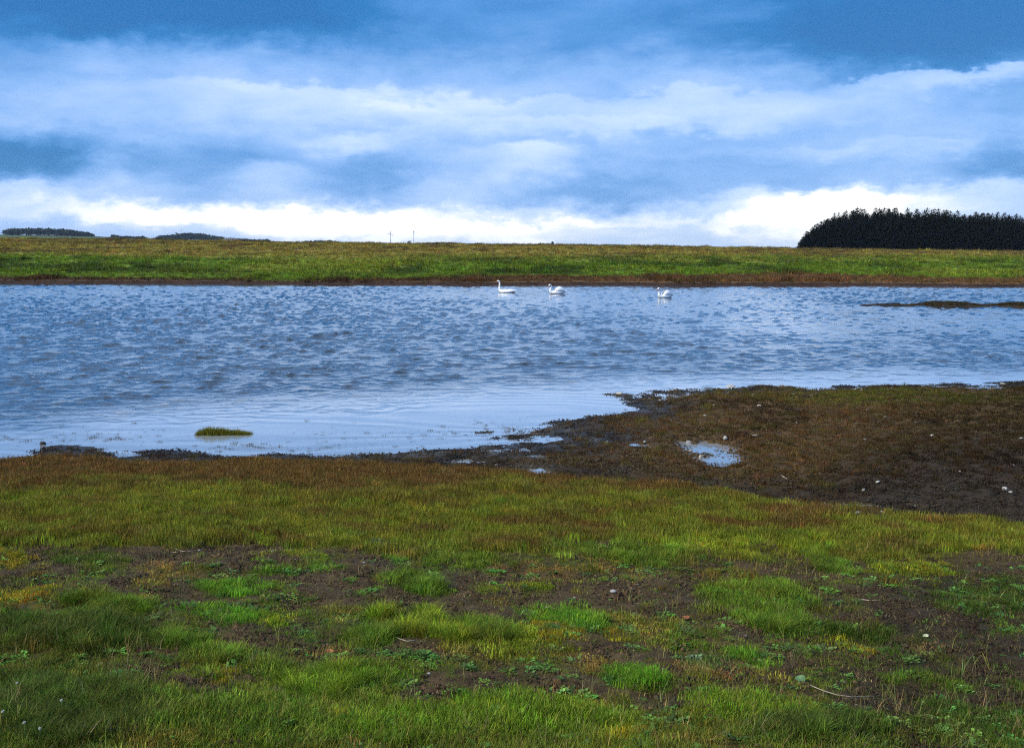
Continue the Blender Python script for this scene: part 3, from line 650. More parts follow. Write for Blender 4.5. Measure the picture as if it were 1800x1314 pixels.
def shallows():
    P = []
    for (cx, cy, rx, ry, n) in [(850, 770, 170, 20, 90), (700, 765, 130, 22, 45), (560, 770, 90, 20, 30), (230, 765, 110, 18, 60), (60, 775, 70, 14, 40), (430, 785, 60, 8, 40), (170, 770, 50, 5, 40), (540, 788, 160, 5, 70), (900, 748, 60, 8, 30), (1120, 720, 20, 5, 14), (20, 770, 30, 4, 20), (450, 785, 40, 3, 40), (200, 772, 16, 3, 24)]:
        P.append(np.stack([rng.normal(cx, rx * .6, n), rng.normal(cy, ry * .6, n)], 1))
    P = np.concatenate(P); x, y = on_plane(P[:, 0], P[:, 1], 0.0); z, s, e = terrain(x, y); ok = (s < .25) & (e < 0); x, y = x[ok], y[ok]; n = len(x)
    u = rng.uniform(size=n); pick = np.where(u < .35, 11, np.where(u < .6, 10, 6))
    scatter('shallow_water_plants', x, y, np.full(n, -.012), pick, rng.uniform(.3, .75, n), jitter(np.broadcast_to(np.array((.035, .026, .014)), (n, 3))), 'thin dark stems and flecks poking out of the calm shallows', 'water plants')
shallows()
def far_grass():
    x, y = sample_polar(120000, 76, 236, .9, 33); z, s = far_ground(x, y); ok = s > .22; x, y, z, s = x[ok], y[ok], z[ok], s[ok]
    c = far_colour(x, y, s, z); n = len(x); px = 900 + F * x / y; u = rng.uniform(size=n)
    reed = s < 2.2 + 5.5 * sstep(350, 1500, px) + 1.5 * rng.normal(size=n)
    pick = np.where(reed & (u < .75), 14, np.where(u < .5, 12, 13))
    big = .8 + .7 * sstep(.2, .7, fbm(x * .3, y * .2, 3, 521))
    siz = rng.uniform(.6, 1.2, n) * big * np.where(reed, .8, 1.0) * (1 + .25 * sstep(120, 230, y)) * np.where(s < 1.5, .5, 1)
    scatter('far_bank_grass', x, y, z - .02, pick, siz, jitter(c * .95, .40), 'rough green and tan grass on the bank across the lake', 'grass')
far_grass()

# ------------------------------------------------------------------ grass islet off the right-hand spit
def islet():
    xs = np.linspace(16.0, 36, 230); vv = np.linspace(-1, 1, 33); X, V = np.meshgrid(xs, vv); px = 900 + F * X / 49.0
    prof = np.interp(px, [1520, 1545, 1600, 1628, 1645, 1700, 1716, 1732, 1755, 1775, 1900, 2200, 2300], [.01, .065, .07, .08, .19, .18, .09, .07, .08, .17, .19, .12, -.05])
    wid = np.interp(px, [1520, 1600, 1700, 1750, 1900, 2300], [.5, 1.0, 1.4, 1.1, 1.8, .8]); ymid = 49.8 - (px - 1520) * .0035
    Y = ymid + wid * V; Z = prof * (1 - np.abs(V) ** 2.5) - .10 * np.abs(V) ** 4 + .03 * fbm(X * 1.6, Y * 2, 3, 601) * (1 - np.abs(V))
    x, y, z = X.ravel(), Y.ravel(), Z.ravel(); me = mesh_np('islet', np.stack([x, y, z], 1), grid_faces(*X.shape))
    attr(me, 'tint', np.broadcast_to(np.array((.026, .017, .008)), (len(x), 3)) * (1 + .4 * fbm(x * 2, y * 2, 3, 611))[:, None], 'FLOAT_COLOR'); attr(me, 'wet', np.full(len(x), .35))
    obj('islet', me, M_ground, kind='structure')
    keep = (z > .07) & (rng.uniform(size=len(x)) < .75); x, y, z = x[keep], y[keep], z[keep]; n = len(x)
    keep = rng.uniform(size=n) < .8; x, y, z = x[keep], y[keep], z[keep]; n = len(x)
    col = np.where(rng.uniform(size=n)[:, None] < .5, np.array((.042, .038, .010)), np.array((.050, .030, .010)))
    scatter('islet_plants', x + rng.normal(0, .05, n), y, z - .02, np.where(rng.uniform(size=n) < .6, 4, 5), rng.uniform(.8, 1.5, n), jitter(col, .3), 'dark brown plants topping the low islet', 'marsh plants')
islet()

# ------------------------------------------------------------------ conifer plantation
M_needle = mat_noise('spruce_needles', (.010, .012, .006), (.020, .022, .009), 3, .9, 0, .05)
M_bark = mat_noise('spruce_bark', (.025, .018, .012), (.05, .038, .028), 5, .9, .3)
def conifer_meshes(seed, H, Rm, bare):
    r = np.random.default_rng(seed); tb = MB()
    tb.tube([(0, 0, -.5), (.05, 0, H * .35), (0, .05, H * .7), (0, 0, H)], [.16, .12, .07, .012], 7)
    V = []; Fc = []; z = bare
    while z < H - .15:
        t = (z - bare) / (H - bare); Lb = Rm * (1 - t) ** .54 + .04; nb = int(r.integers(7, 10)) if t < .8 else 5; tp = .30 + .70 * min(1, 2.2 * (1 - t)); a0 = r.uniform(0, 6.28)
        for k in range(nb):
            a = a0 + 6.283 * k / nb + r.normal(0, .22); l = Lb * r.uniform(.65, 1.18); rise = .55 * t - .16 + r.normal(0, .06); c, s = math.cos(a), math.sin(a)
            m = max(3, int(l / .30))
            for j in range(m):
                f = (j + .6) / m; bx = l * f; bz = z + l * (rise * f + .10 * f * f)
                for sd in (-1, 1, 0):
                    ll = .62 * tp * (1.15 - .55 * f) * r.uniform(.7, 1.25); aa = a + sd * r.uniform(.5, .95); dx, dy = math.cos(aa), math.sin(aa); o = len(V); w = .15 * tp * r.uniform(.7, 1.3)
                    dz = r.uniform(-.10, .16) * ll * 1.2
                    px, py = c * bx, s * bx
                    V += [(px - dy * w, py + dx * w, bz - .05), (px + dy * w, py - dx * w, bz + .04), (px + dx * ll, py + dy * ll, bz + dz), (px + dx * ll * .45, py + dy * ll * .45, bz - .26 * tp * r.uniform(.6, 1.4))]
                    Fc += [(o, o + 1, o + 2), (o, o + 2, o + 3)]
        z += r.uniform(.24, .40)
    for k in range(6):
        a = k * 1.05; o = len(V); V += [(0, 0, H - .8), (.10 * math.cos(a), .14 * math.sin(a), H - .25 + .1 * (k % 2)), (.03 * math.cos(a + 1.5), .03 * math.sin(a + 1.5), H + .2)]; Fc.append((o, o + 1, o + 2))
    cm = bpy.data.meshes.new('crown'); cm.from_pydata(V, [], Fc); cm.update(); cm.materials.append(M_needle)
    tm = tb.mesh('trunk'); tm.materials.append(M_bark); return cm, tm
VAR = [conifer_meshes(31, 10.6, 2.5, .25), conifer_meshes(32, 10.0, 2.7, .3), conifer_meshes(33, 11.0, 2.3, .2), conifer_meshes(34, 9.6, 2.6, .25)]
ORD = ['first', 'second', 'third', 'fourth', 'fifth', 'sixth', 'seventh', 'eighth', 'ninth', 'tenth', 'eleventh', 'twelfth', 'thirteenth', 'fourteenth', 'fifteenth', 'sixteenth', 'seventeenth', 'eighteenth', 'nineteenth', 'twentieth']
TENS = {20: 'twenty', 30: 'thirty', 40: 'forty', 50: 'fifty'}
def ordinal(n):
    if n <= 20: return ORD[n - 1]
    t = n // 10 * 10; return {30: 'thirtieth', 40: 'fortieth', 50: 'fiftieth'}[t] if n % 10 == 0 else TENS[t] + '-' + ORD[n % 10 - 1]
TOP_PX = [(1402, 430), (1410, 416), (1420, 402), (1434, 390), (1450, 382), (1470, 376), (1500, 371), (1560, 370), (1640, 372), (1720, 376), (1800, 382), (2100, 398)]
def plantation():
    r = np.random.default_rng(77); tx, ty = zip(*TOP_PX)
    for row in range(3):
        yb = 296 + row * 2.6; x = (1409 - 900) / F * yb + (0, .9, .3, 1.4)[row]; k = 0
        while x < 158:
            k += 1; xx = x + r.normal(0, .28); yy = yb + r.normal(0, .45); pxx = 900 + F * xx / yy
            zb = float(far_ground(np.array([xx]), np.array([yy]))[0][0])
            ztop = CAM_H + (HOR - np.interp(pxx, tx, ty)) / F * yy + r.normal(0, .15)
            h = max(1.4, ztop - zb); cm, tm = VAR[int(r.integers(0, 4))]; s = h / 10.3; sw = max(.75, s ** .6) * r.uniform(.9, 1.15)
            t = bpy.data.objects.new('conifer', None); COL.objects.link(t); t.location = (xx, yy, zb - .1); t.rotation_euler = (r.normal(0, .02), r.normal(0, .025) - (.06 if k < 4 else 0), r.uniform(0, 6.28)); t.scale = (sw, sw, s)
            for nm, me in (('trunk', tm), ('crown', cm)):
                c = bpy.data.objects.new(nm, me); COL.objects.link(c); c.parent = t
            if row == 0:
                if k == 1: lab = 'lowest dark conifer at the left end of the plantation'
                else: lab = '%s dark conifer from the left end of the plantation front row' % ordinal(k)
                tag(t, lab, 'tree', 'conifers in the front row of the plantation')
            else:
                tag(t, 'dark conifer behind the plantation front row with only its tip showing', 'tree', 'conifers deeper in the plantation')
            x += r.uniform(1.25, 1.9) * (1 + .10 * row)
plantation()

# ------------------------------------------------------------------ far woods, masts and houses
M_farwood = mat_noise('far_wood_leaves', (.010, .016, .012), (.03, .04, .022), .2, .9, 0, .1)
def at_far(px, py, d): return (px - 900) / F * d, d, CAM_H + (HOR - py) / F * d
def crown_blob(r, V, Fc, c, rad, hh):
    n = 34
    for k in range(n):
        a = r.uniform(0, 6.283); u = r.uniform(-.35, 1); rr = rad * math.sqrt(max(.03, 1 - u * u)) * r.uniform(.7, 1.1); p = (c[0] + rr * math.cos(a), c[1] + rr * math.sin(a), c[2] + hh * (.5 + .5 * u)); s = rad * .55; o = len(V)
        for j in range(3): V.append((p[0] + r.normal(0, s), p[1] + r.normal(0, s), p[2] + r.normal(0, s * .6)))
        Fc.append((o, o + 1, o + 2))
def far_wood(name, pts_top, base_py, d, n, label, depth=40, seed=1):
    r = np.random.default_rng(seed); V = []; Fc = []; tx, ty = zip(*pts_top)
    for i in range(n):
        px = r.uniform(tx[0], tx[-1]); dd = d + r.uniform(0, depth); top = np.interp(px, tx, ty); x, y, zt = at_far(px, top + r.normal(0, .6), dd); zb = float(far_ground(np.array([x]), np.array([y]))[0][0])
        hh = max(3.0, zt - zb) ; rad = r.uniform(2.4, 4.2)
        crown_blob(r, V, Fc, (x, y, zb), rad, hh)
    me = bpy.data.meshes.new(name); me.from_pydata(V, [], Fc); me.update()
    o = obj(name, me, M_farwood, kind='stuff'); o['label'] = label; o['category'] = 'wood'
far_wood('far_wood', [(18, 407), (25, 405), (60, 404), (110, 405), (135, 407), (165, 413)], 416, 1400, 230, 'dark blue flat-topped wood on the skyline at the far left', 40, 1)
far_wood('far_hill_wood', [(280, 421), (285, 417), (298, 416), (312, 414), (330, 411.5), (345, 411), (365, 414), (385, 417), (402, 421)], 423, 1700, 240, 'dark wooded hill on the skyline below the small mast', 60, 2)
far_wood('far_hedge', [(205, 418), (225, 417), (250, 418), (262, 420)], 420, 1600, 40, 'low dark hedge on the skyline between the two far woods', 10, 3)
far_wood('far_trees', [(402, 420), (420, 421), (440, 422), (460, 423), (475, 423.5)], 424, 1700, 60, 'low line of trees trailing right from the wooded hill', 20, 4)
far_wood('far_scrub', [(540, 425), (560, 424.5), (580, 425), (600, 427)], 427, 1700, 30, 'faint low scrub on the skyline left of the wind turbine', 20, 5)
M_metal = mat_noise('grey_painted_metal', (.45, .48, .52), (.55, .58, .62), .5, .5, 0)
M_render = mat_noise('pale_house_wall', (.55, .53, .5), (.68, .66, .62), .6, .9, 0); M_slate = mat_noise('slate_roof', (.06, .06, .07), (.12, .11, .11), .8, .8, 0)
def turbine():
    x, y, zh = at_far(688, 411, 2600); zb = float(far_ground(np.array([x]), np.array([y]))[0][0])
    t = bpy.data.objects.new('wind_turbine', None); COL.objects.link(t); t.location = (x, y, zb); H = zh - zb
    tag(t, 'slender pale wind turbine on the skyline', 'wind turbine')
    obj('tower', MB().tube([(0, 0, -2), (0, 0, H * .5), (0, 0, H)], [1.25, 1.0, .75], 10).mesh('tower'), M_metal, t)
    obj('nacelle', MB().tube([(0, 2.4, H + .7), (0, 0, H + .8), (0, -2.2, H + .7)], [.8, 1.1, .8], 8).mesh('nacelle'), M_metal, t)
    hub = obj('hub', MB().tube([(0, -2.1, H + .7), (0, -2.8, H + .7), (0, -3.4, H + .7)], [.8, .7, .15], 8).mesh('hub'), M_metal, t)
    for k in range(3):
        a = R(78 + 120 * k); c, s = math.cos(a), math.sin(a); L = 10.5
        obj('blade', MB().tube([(c * f * L, -2.8, H + .7 + s * f * L) for f in (0, .15, .5, 1)], [.45, .8, .5, .12], 6, .4).mesh('blade'), M_metal, hub)
turbine()
def mast(px, pt, d, label, rad, arms):
    x, y, zt = at_far(px, pt, d); zb = float(far_ground(np.array([x]), np.array([y]))[0][0]); H = zt - zb
    t = bpy.data.objects.new('mast', None); COL.objects.link(t); t.location = (x, y, zb); tag(t, label, 'mast')
    obj('pole', MB().tube([(0, 0, -1), (0, 0, H * .6), (0, 0, H)], [rad, rad * .8, rad * .5], 6).mesh('pole'), M_metal, t)
    for f in arms: obj('antenna', MB().box((0, 0, H * f), (rad * 2.2, rad * 1.2, rad * 1.6)).mesh('antenna', False), M_metal, t)
mast(728.5, 405.5, 2500, 'thin pale mast on the skyline right of the wind turbine', .8, (.82, .94))
mast(324, 404, 1720, 'small mast rising from the wooded hill', .45, (.95,))
def lone_tree(px, ptop, d, w, label):
    x, y, zt = at_far(px, ptop, d); zb = float(far_ground(np.array([x]), np.array([y]))[0][0]); r = np.random.default_rng(int(px)); V = []; Fc = []
    t = bpy.data.objects.new('far_tree', None); COL.objects.link(t); t.location = (x, y, zb); tag(t, label, 'tree')
    H = zt - zb; obj('trunk', MB().tube([(0, 0, -1), (0, 0, H * .6)], [.4, .2], 6).mesh('trunk'), M_bark, t)
    for k in range(3): crown_blob(r, V, Fc, (r.normal(0, w * .3), r.normal(0, w * .3), H * .25), w, H * .72)
    me = bpy.data.meshes.new('crown'); me.from_pydata(V, [], Fc); me.update(); obj('crown', me, M_farwood, t)
lone_tree(720.5, 423.5, 2200, 2.4, 'small round tree on the skyline beside the thin mast')
lone_tree(970.5, 424.5, 1800, 1.7, 'small lone tree on the skyline right of centre')
def house(px, py, d, w, label):
    x, y, zb = at_far(px, py, d); g = float(far_ground(np.array([x]), np.array([y]))[0][0]); t = bpy.data.objects.new('far_house', None); COL.objects.link(t); t.location = (x, y, max(zb - 3.5, g)); tag(t, label, 'house')
    obj('wall', MB().box((0, 0, 1.2), (w, 3, 2.0)).mesh('wall', False), M_render, t)
    obj('roof', MB().add([(-w - .3, -3.4, 3.15), (w + .3, -3.4, 3.15), (w + .3, 3.4, 3.15), (-w - .3, 3.4, 3.15), (-w - .3, 0, 5.4), (w + .3, 0, 5.4)], [(0, 1, 5, 4), (2, 3, 4, 5), (0, 4, 3), (1, 2, 5), (3, 2, 1, 0)]).mesh('roof', False), M_slate, t)
    for sx in (-.5, .35): obj('window', MB().box((sx * w, -3.02, 1.5), (.55, .05, .6)).mesh('window', False), M_slate, t)
house(405, 420.5, 1640, 6, 'small pale house at the right foot of the wooded hill')
house(418, 421.0, 1660, 4.5, 'smaller pale house right of the other far house')

# ------------------------------------------------------------------ swans
M_swan = mat_noise('white_feathers', (.86, .85, .83), (.92, .91, .89), 14, .8, .15, .2); M_bill = mat_noise('orange_bill', (.55, .17, .03), (.62, .22, .04), 20, .5, 0); M_black = mat_noise('black_face_skin', (.012, .012, .012), (.02, .02, .02), 20, .5, 0)
def loft(path, n=14):
    P = [Vector((p[0], 0, p[1])) for p in path]; V = []; Fc = []
    for i, p in enumerate(P):
        t = (P[min(i + 1, len(P) - 1)] - P[max(i - 1, 0)]).normalized(); up = Vector((0, 1, 0)).cross(t).normalized(); ry, rz = path[i][2], path[i][3]
        for k in range(n):
            a = 2 * math.pi * k / n; V.append(p + Vector((0, 1, 0)) * (ry * math.cos(a)) + up * (rz * math.sin(a)))
    m = len(P)
    for i in range(m - 1):
        for k in range(n): Fc.append((i * n + k, i * n + (k + 1) % n, (i + 1) * n + (k + 1) % n, (i + 1) * n + k))
    Fc += [tuple(range(n))[::-1], tuple((m - 1) * n + k for k in range(n))]; me = bpy.data.meshes.new('body'); me.from_pydata(V, [], Fc); me.update(); me.polygons.foreach_set('use_smooth', np.ones(len(me.polygons), bool)); return me
def smooth(o): md = o.modifiers.new('sub', 'SUBSURF'); md.levels = 1; md.render_levels = 2; return o
def wing_mesh(side, raised):
    V = []; Fc = []; nu, nv = 12, 7
    for i in range(nu):
        u = i / (nu - 1)                                        # shoulder to wing tip
        x = -.24 + .80 * u; zt = .20 + (.26 * math.sin(math.pi * min(1, u * 1.15)) ** .8 if raised else .045 * math.sin(math.pi * u)) - .10 * u * (not raised); zb = .035 + .10 * u
        for j in range(nv):
            v = j / (nv - 1); b = .215 * math.sin(math.pi * (.18 + .62 * (1 - u) + .0)) ** .6 if True else 0
            bulge = (.6 + .4 * math.sin(math.pi * v)) * (.55 + .45 * math.sin(math.pi * (.15 + .7 * (1 - u))))
            V.append((x + (.05 * v if raised else 0), side * (.225 * bulge) * (1 - .45 * v * (0.8 if raised else 1.2)), zb + (zt - zb) * v))
    for i in range(nu - 1):
        for j in range(nv - 1): q = (i * nv + j, (i + 1) * nv + j, (i + 1) * nv + j + 1, i * nv + j + 1); Fc.append(q if side < 0 else q[::-1])
    me = bpy.data.meshes.new('wing'); me.from_pydata(V, [], Fc); me.update(); me.polygons.foreach_set('use_smooth', np.ones(len(me.polygons), bool)); return me
BODY = [(.66, .14, .01, .008), (.56, .12, .07, .03), (.44, .10, .13, .085), (.25, .08, .19, .135), (.05, .065, .215, .15), (-.15, .065, .205, .145), (-.29, .075, .16, .125), (-.375, .12, .105, .095)]
NECKS = {'upright': [(-.40, .21, .062, .062), (-.405, .32, .044, .046), (-.40, .45, .038, .040), (-.395, .57, .036, .037), (-.41, .66, .036, .036), (-.45, .705, .042, .040), (-.505, .70, .040, .038), (-.545, .685, .026, .024)],
         'curved': [(-.42, .20, .062, .062), (-.425, .27, .046, .048), (-.395, .34, .040, .042), (-.36, .41, .037, .039), (-.36, .475, .036, .037), (-.395, .53, .037, .036), (-.445, .545, .043, .040), (-.495, .515, .039, .036), (-.525, .485, .026, .024)]}
def swan(px, py, rz, neck, raised, label, s=1.0):
    x, y = on_plane(px, py, 0.0); t = bpy.data.objects.new('swan', None); COL.objects.link(t); t.location = (float(x), float(y), .0); t.rotation_euler = (0, 0, rz); t.scale = (s, s, s); tag(t, label, 'swan', 'swans swimming near the far bank')
    b = smooth(obj('body', loft(BODY + [(p[0], p[1], p[2] * 1.22, p[3] * 1.22) for p in NECKS[neck]]), M_swan, t)); hx, hz = NECKS[neck][-1][:2]; dz = -.05 if neck == 'curved' else -.018
    bill = obj('bill', MB().tube([(hx + .004, 0, hz), (hx - .05, 0, hz + dz), (hx - .10, 0, hz + 2 * dz)], [.026, .020, .012], 8, .7).mesh('bill'), M_bill, t)
    obj('knob', MB().tube([(hx + .03, 0, hz + .035), (hx + .005, 0, hz + .03), (hx - .02, 0, hz + .012)], [.010, .018, .008], 8).mesh('knob'), M_black, bill)
    for sd in (-1, 1):
        w = obj('wing', wing_mesh(sd, raised), M_swan, t); md = w.modifiers.new('thick', 'SOLIDIFY'); md.thickness = .02; smooth(w)
        obj('eye', MB().tube([(hx + .05, sd * .030, hz + .022), (hx + .05, sd * .040, hz + .022)], [.009, .005], 6).mesh('eye'), M_black, b)
swan(890, 514.5, R(4), 'upright', False, 'swan with upright neck and flat wings, leftmost of three', 1.0)
swan(978.5, 516.5, R(24), 'curved', True, 'swan with curved neck and raised wings, middle of three', .98)
swan(1168, 523.5, R(36), 'curved', True, 'swan with curved neck, alone on the right of the other two', .96)

# ------------------------------------------------------------------ tussock in the shallows, clumps and weeds that stand out
def join_tufts(items):
    """tuft meshes moved into place and joined: (VFB, x, y, z, scale, turn)"""
    V = []; Fc = []; B = []
    for (vv, ff, bb), x, y, z, s, a in items:
        o = len(V); c, sn = math.cos(a), math.sin(a); V += [(x + s * (c * p[0] - sn * p[1]), y + s * (sn * p[0] + c * p[1]), z + s * p[2]) for p in vv]; Fc += [tuple(i + o for i in f) for f in ff]; B += list(bb)
    return V, Fc, B
def tussock():
    x, y = [float(a) for a in on_plane(398, 763)]; t = bpy.data.objects.new('grass_tussock', None); COL.objects.link(t); t.location = (x, y, 0)
    tag(t, 'olive green grass tussock standing alone in the calm shallows', 'grass tussock')
    r = np.random.default_rng(5); n = 40; V = []; X = np.linspace(-.46, .50, n); W = np.linspace(-1, 1, 15)
    def top(u): return np.interp(u, [-.46, -.38, -.25, -.08, .02, .12, .3, .5], [-.03, .015, .035, .03, .02, .018, .008, -.03])
    for u in X:
        for w in W: V.append((u, w * (.07 + 1.9 * max(0, top(u))), top(u) * (1 - w * w) - .05 * w * w))
    obj('mound', mesh_np('mound', V, grid_faces(n, 15)), mat_noise('tussock_soil', (.06, .05, .012), (.09, .075, .016), 14, .9, .4), t)
    k1 = blades(26, .05, .06, .13, .007, .6, 41); k2 = blades(22, .05, .05, .11, .007, .9, 42); items = []
    for i in range(260):
        u = r.uniform(-.43, .47); h = float(top(u))
        if h < .0: continue
        w = r.uniform(-.8, .8); items.append(((k1, k2)[i % 2], u, w * (.07 + 1.9 * h), h * (1 - w * w) - .01, r.uniform(.55, 1.45) * (.5 + 11 * h), r.uniform(0, 6.3)))
    obj('blades', tuft_mesh('blades', join_tufts(items), mat_blade('tussock_blades', .35, False, (.15, .145, .014))), None, t)
tussock()
def clump(px, py, rpx, hgt, tint, label, n=26, seed=0, kind=0):
    x, y, z = ground_at(px, py); t = bpy.data.objects.new('grass_clump', None); COL.objects.link(t); t.location = (x, y, z); tag(t, label, 'grass clump', 'grass clumps standing out of the near turf')
    r = np.random.default_rng(seed + 900); rad = rpx * y / F; k1 = blades(60, .05, .5 * hgt, hgt, .0036, .8, seed + 50); k2 = blades(50, .06, .35 * hgt, .8 * hgt, .0036, 1.1, seed + 51); items = []
    for i in range(n):
        a = r.uniform(0, 6.3); q = math.sqrt(r.uniform()); dx, dy = rad * q * math.cos(a), .8 * rad * q * math.sin(a); zz = float(terrain(np.array([x + dx]), np.array([y + dy]))[0][0]) - z
        items.append(((k1, k2)[i % 2], dx, dy, zz - .005, (1.1 - .45 * q) * r.uniform(.8, 1.1), r.uniform(0, 6.3)))
    obj('blades', tuft_mesh('blades', join_tufts(items), mat_blade('clump_blades', .4, False, tint)), None, t)
clump(722, 1108, 62, .095, (.25, .29, .012), 'tall yellow-green grass clump beside bare soil, centre of foreground', 40, 1)
clump(893, 1140, 88, .060, (.22, .24, .012), 'low yellow-green grass clump right of the tall central clump', 40, 2)
clump(728, 1030, 30, .055, (.09, .18, .014), 'small dark green clump on bare soil behind the tall central clump', 16, 3)
clump(1424, 972, 40, .085, (.20, .32, .012), 'bright lime grass clump at the back right of the turf', 22, 4)
clump(1452, 1001, 26, .06, (.06, .15, .012), 'dark green clump just in front of the bright lime clump', 14, 5)
clump(1016, 1090, 30, .065, (.09, .25, .018), 'vivid green clump in front of the pale stick', 16, 6)
clump(956, 1090, 36, .045, (.10, .23, .018), 'low green clump left of the vivid green clump', 14, 7)
clump(1100, 1190, 42, .055, (.09, .22, .015), 'spreading green clump between two dark soil patches', 18, 8)
clump(1366, 1104, 50, .06, (.14, .18, .02), 'dull green clump on the right behind orange straw', 22, 9)
clump(610, 1200, 40, .08, (.16, .24, .014), 'lush green clump left of the long dark soil patch', 22, 10)
clump(1000, 1262, 70, .085, (.16, .23, .012), 'lush green clump below the long dark soil patch', 34, 11)
clump(193, 1074, 46, .05, (.09, .15, .012), 'dark green clump among yellow moss at the left', 18, 12)
M_ros = mat_blade('rosette_leaves', .2, False, (.085, .17, .035)); M_ros2 = mat_blade('grey_rosette_leaves', .2, False, (.16, .22, .10))
def rosette(px, py, rpx, label, mat=None, n=34, seed=0):
    x, y, z = ground_at(px, py); r = rpx * y / F
    vfb = leaves(n * 3, r, r * .2, r * .42, .5, seed + 70, .7)
    o = obj('weed_rosette', tuft_mesh('weed_rosette', vfb, mat or M_ros)); o.location = (x, y, z + .004); tag(o, label, 'weed', 'low leafy weeds in the turf')
for i, a in enumerate([(1220, 1162, 20, 'grey-green leafy weed right of centre above orange straw', M_ros2), (659, 953, 15, 'pale grey-green weed left of centre at the back of the turf', M_ros2), (335, 1066, 22, 'blue-green weed on the left under vivid green turf'),
                       (1188, 1160, 14, 'small blue-green weed left of the grey-green weed'), (745, 1152, 18, 'dark green leafy weed below the tall central clump'), (631, 1148, 16, 'blue-green weed left of the tall central clump foot'),
                       (826, 1176, 18, 'leafy weed above the long dark soil patch'), (976, 1109, 16, 'dark leafy weed below the low green clump'), (985, 1195, 10, 'tiny bright weed at the rim of the long soil patch'), (535, 1116, 14, 'small weed left of the tan dead grass')]):
    rosette(a[0], a[1], a[2], a[3], a[4] if len(a) > 4 else None, 30, i)
def round_leaf():
    x, y, z = ground_at(1406, 1199); n = 16; V = [(0, 0, .014)]
    for k in range(n):
        w = 2 * math.pi * k / n; rr = .024 * (1 + .08 * math.sin(3 * w)) * (.35 if k == 12 else 1); V.append((rr * math.cos(w), rr * math.sin(w), .018 + .006 * math.sin(2 * w)))
    V += [(p[0] * .96, p[1] * .96, p[2] - .0015) for p in V]; m = n + 1
    Fc = [(0, 1 + k, 1 + (k + 1) % n) for k in range(n)] + [(m, m + 1 + (k + 1) % n, m + 1 + k) for k in range(n)] + [(1 + k, m + 1 + k, m + 1 + (k + 1) % n, 1 + (k + 1) % n) for k in range(n)]
    me = bpy.data.meshes.new('leaf'); me.from_pydata(V, [], Fc); me.update(); t = bpy.data.objects.new('round_leaf_plant', None); COL.objects.link(t); t.location = (x, y, z + .004); t.rotation_euler = (R(28), 0, 0)
    tag(t, 'single round grey-green leaf lying in the turf at lower right', 'leaf'); obj('leaf', me, mat_noise('round_leaf', (.075, .15, .05), (.10, .18, .07), 60, .5, .1), t)
    obj('stalk', MB().tube([(0, 0, .014), (.004, .006, .004), (.004, .012, -.02)], .0015, 5).mesh('stalk'), mat_noise('leaf_stalk', (.08, .12, .04), (.1, .14, .05), 30, .7, 0), t)
round_leaf()

# ------------------------------------------------------------------ stones, sticks and small litter
def stone(px, py, wpx, label, mat=M_stone, flat=.5, seed=0, group=None, name='stone', turn=None, aspect=.7, plane=False, rise=0.0):
    import bmesh
    if plane: x, y = [float(a) for a in on_plane(px, py)]; z = 0.0
    else: x, y, z = ground_at(px, py)
    bm = bmesh.new(); bmesh.ops.create_icosphere(bm, subdivisions=2, radius=1.0); r = random.Random(seed * 13 + int(px)); w = .42 * wpx * y / F
    ks = [(Vector((r.gauss(0, 1), r.gauss(0, 1), r.gauss(0, 1))).normalized(), r.uniform(.55, .95)) for _ in range(7)]
    for v in bm.verts:
        for n, d in ks:
            e = v.co.dot(n) - d
            if e > 0: v.co -= n * e * .85
        v.co.x *= w; v.co.y *= w * aspect; v.co.z *= w * flat
    me = bpy.data.meshes.new(name); bm.to_mesh(me); bm.free(); me.polygons.foreach_set('use_smooth', np.ones(len(me.polygons), bool))
    o = obj(name, me, mat); o.location = (x, y, z + w * flat * .45 + rise); o.rotation_euler = (r.gauss(0, .12), r.gauss(0, .12), r.uniform(-.5, .5) if turn is None else turn); tag(o, label, 'stone', group); return o
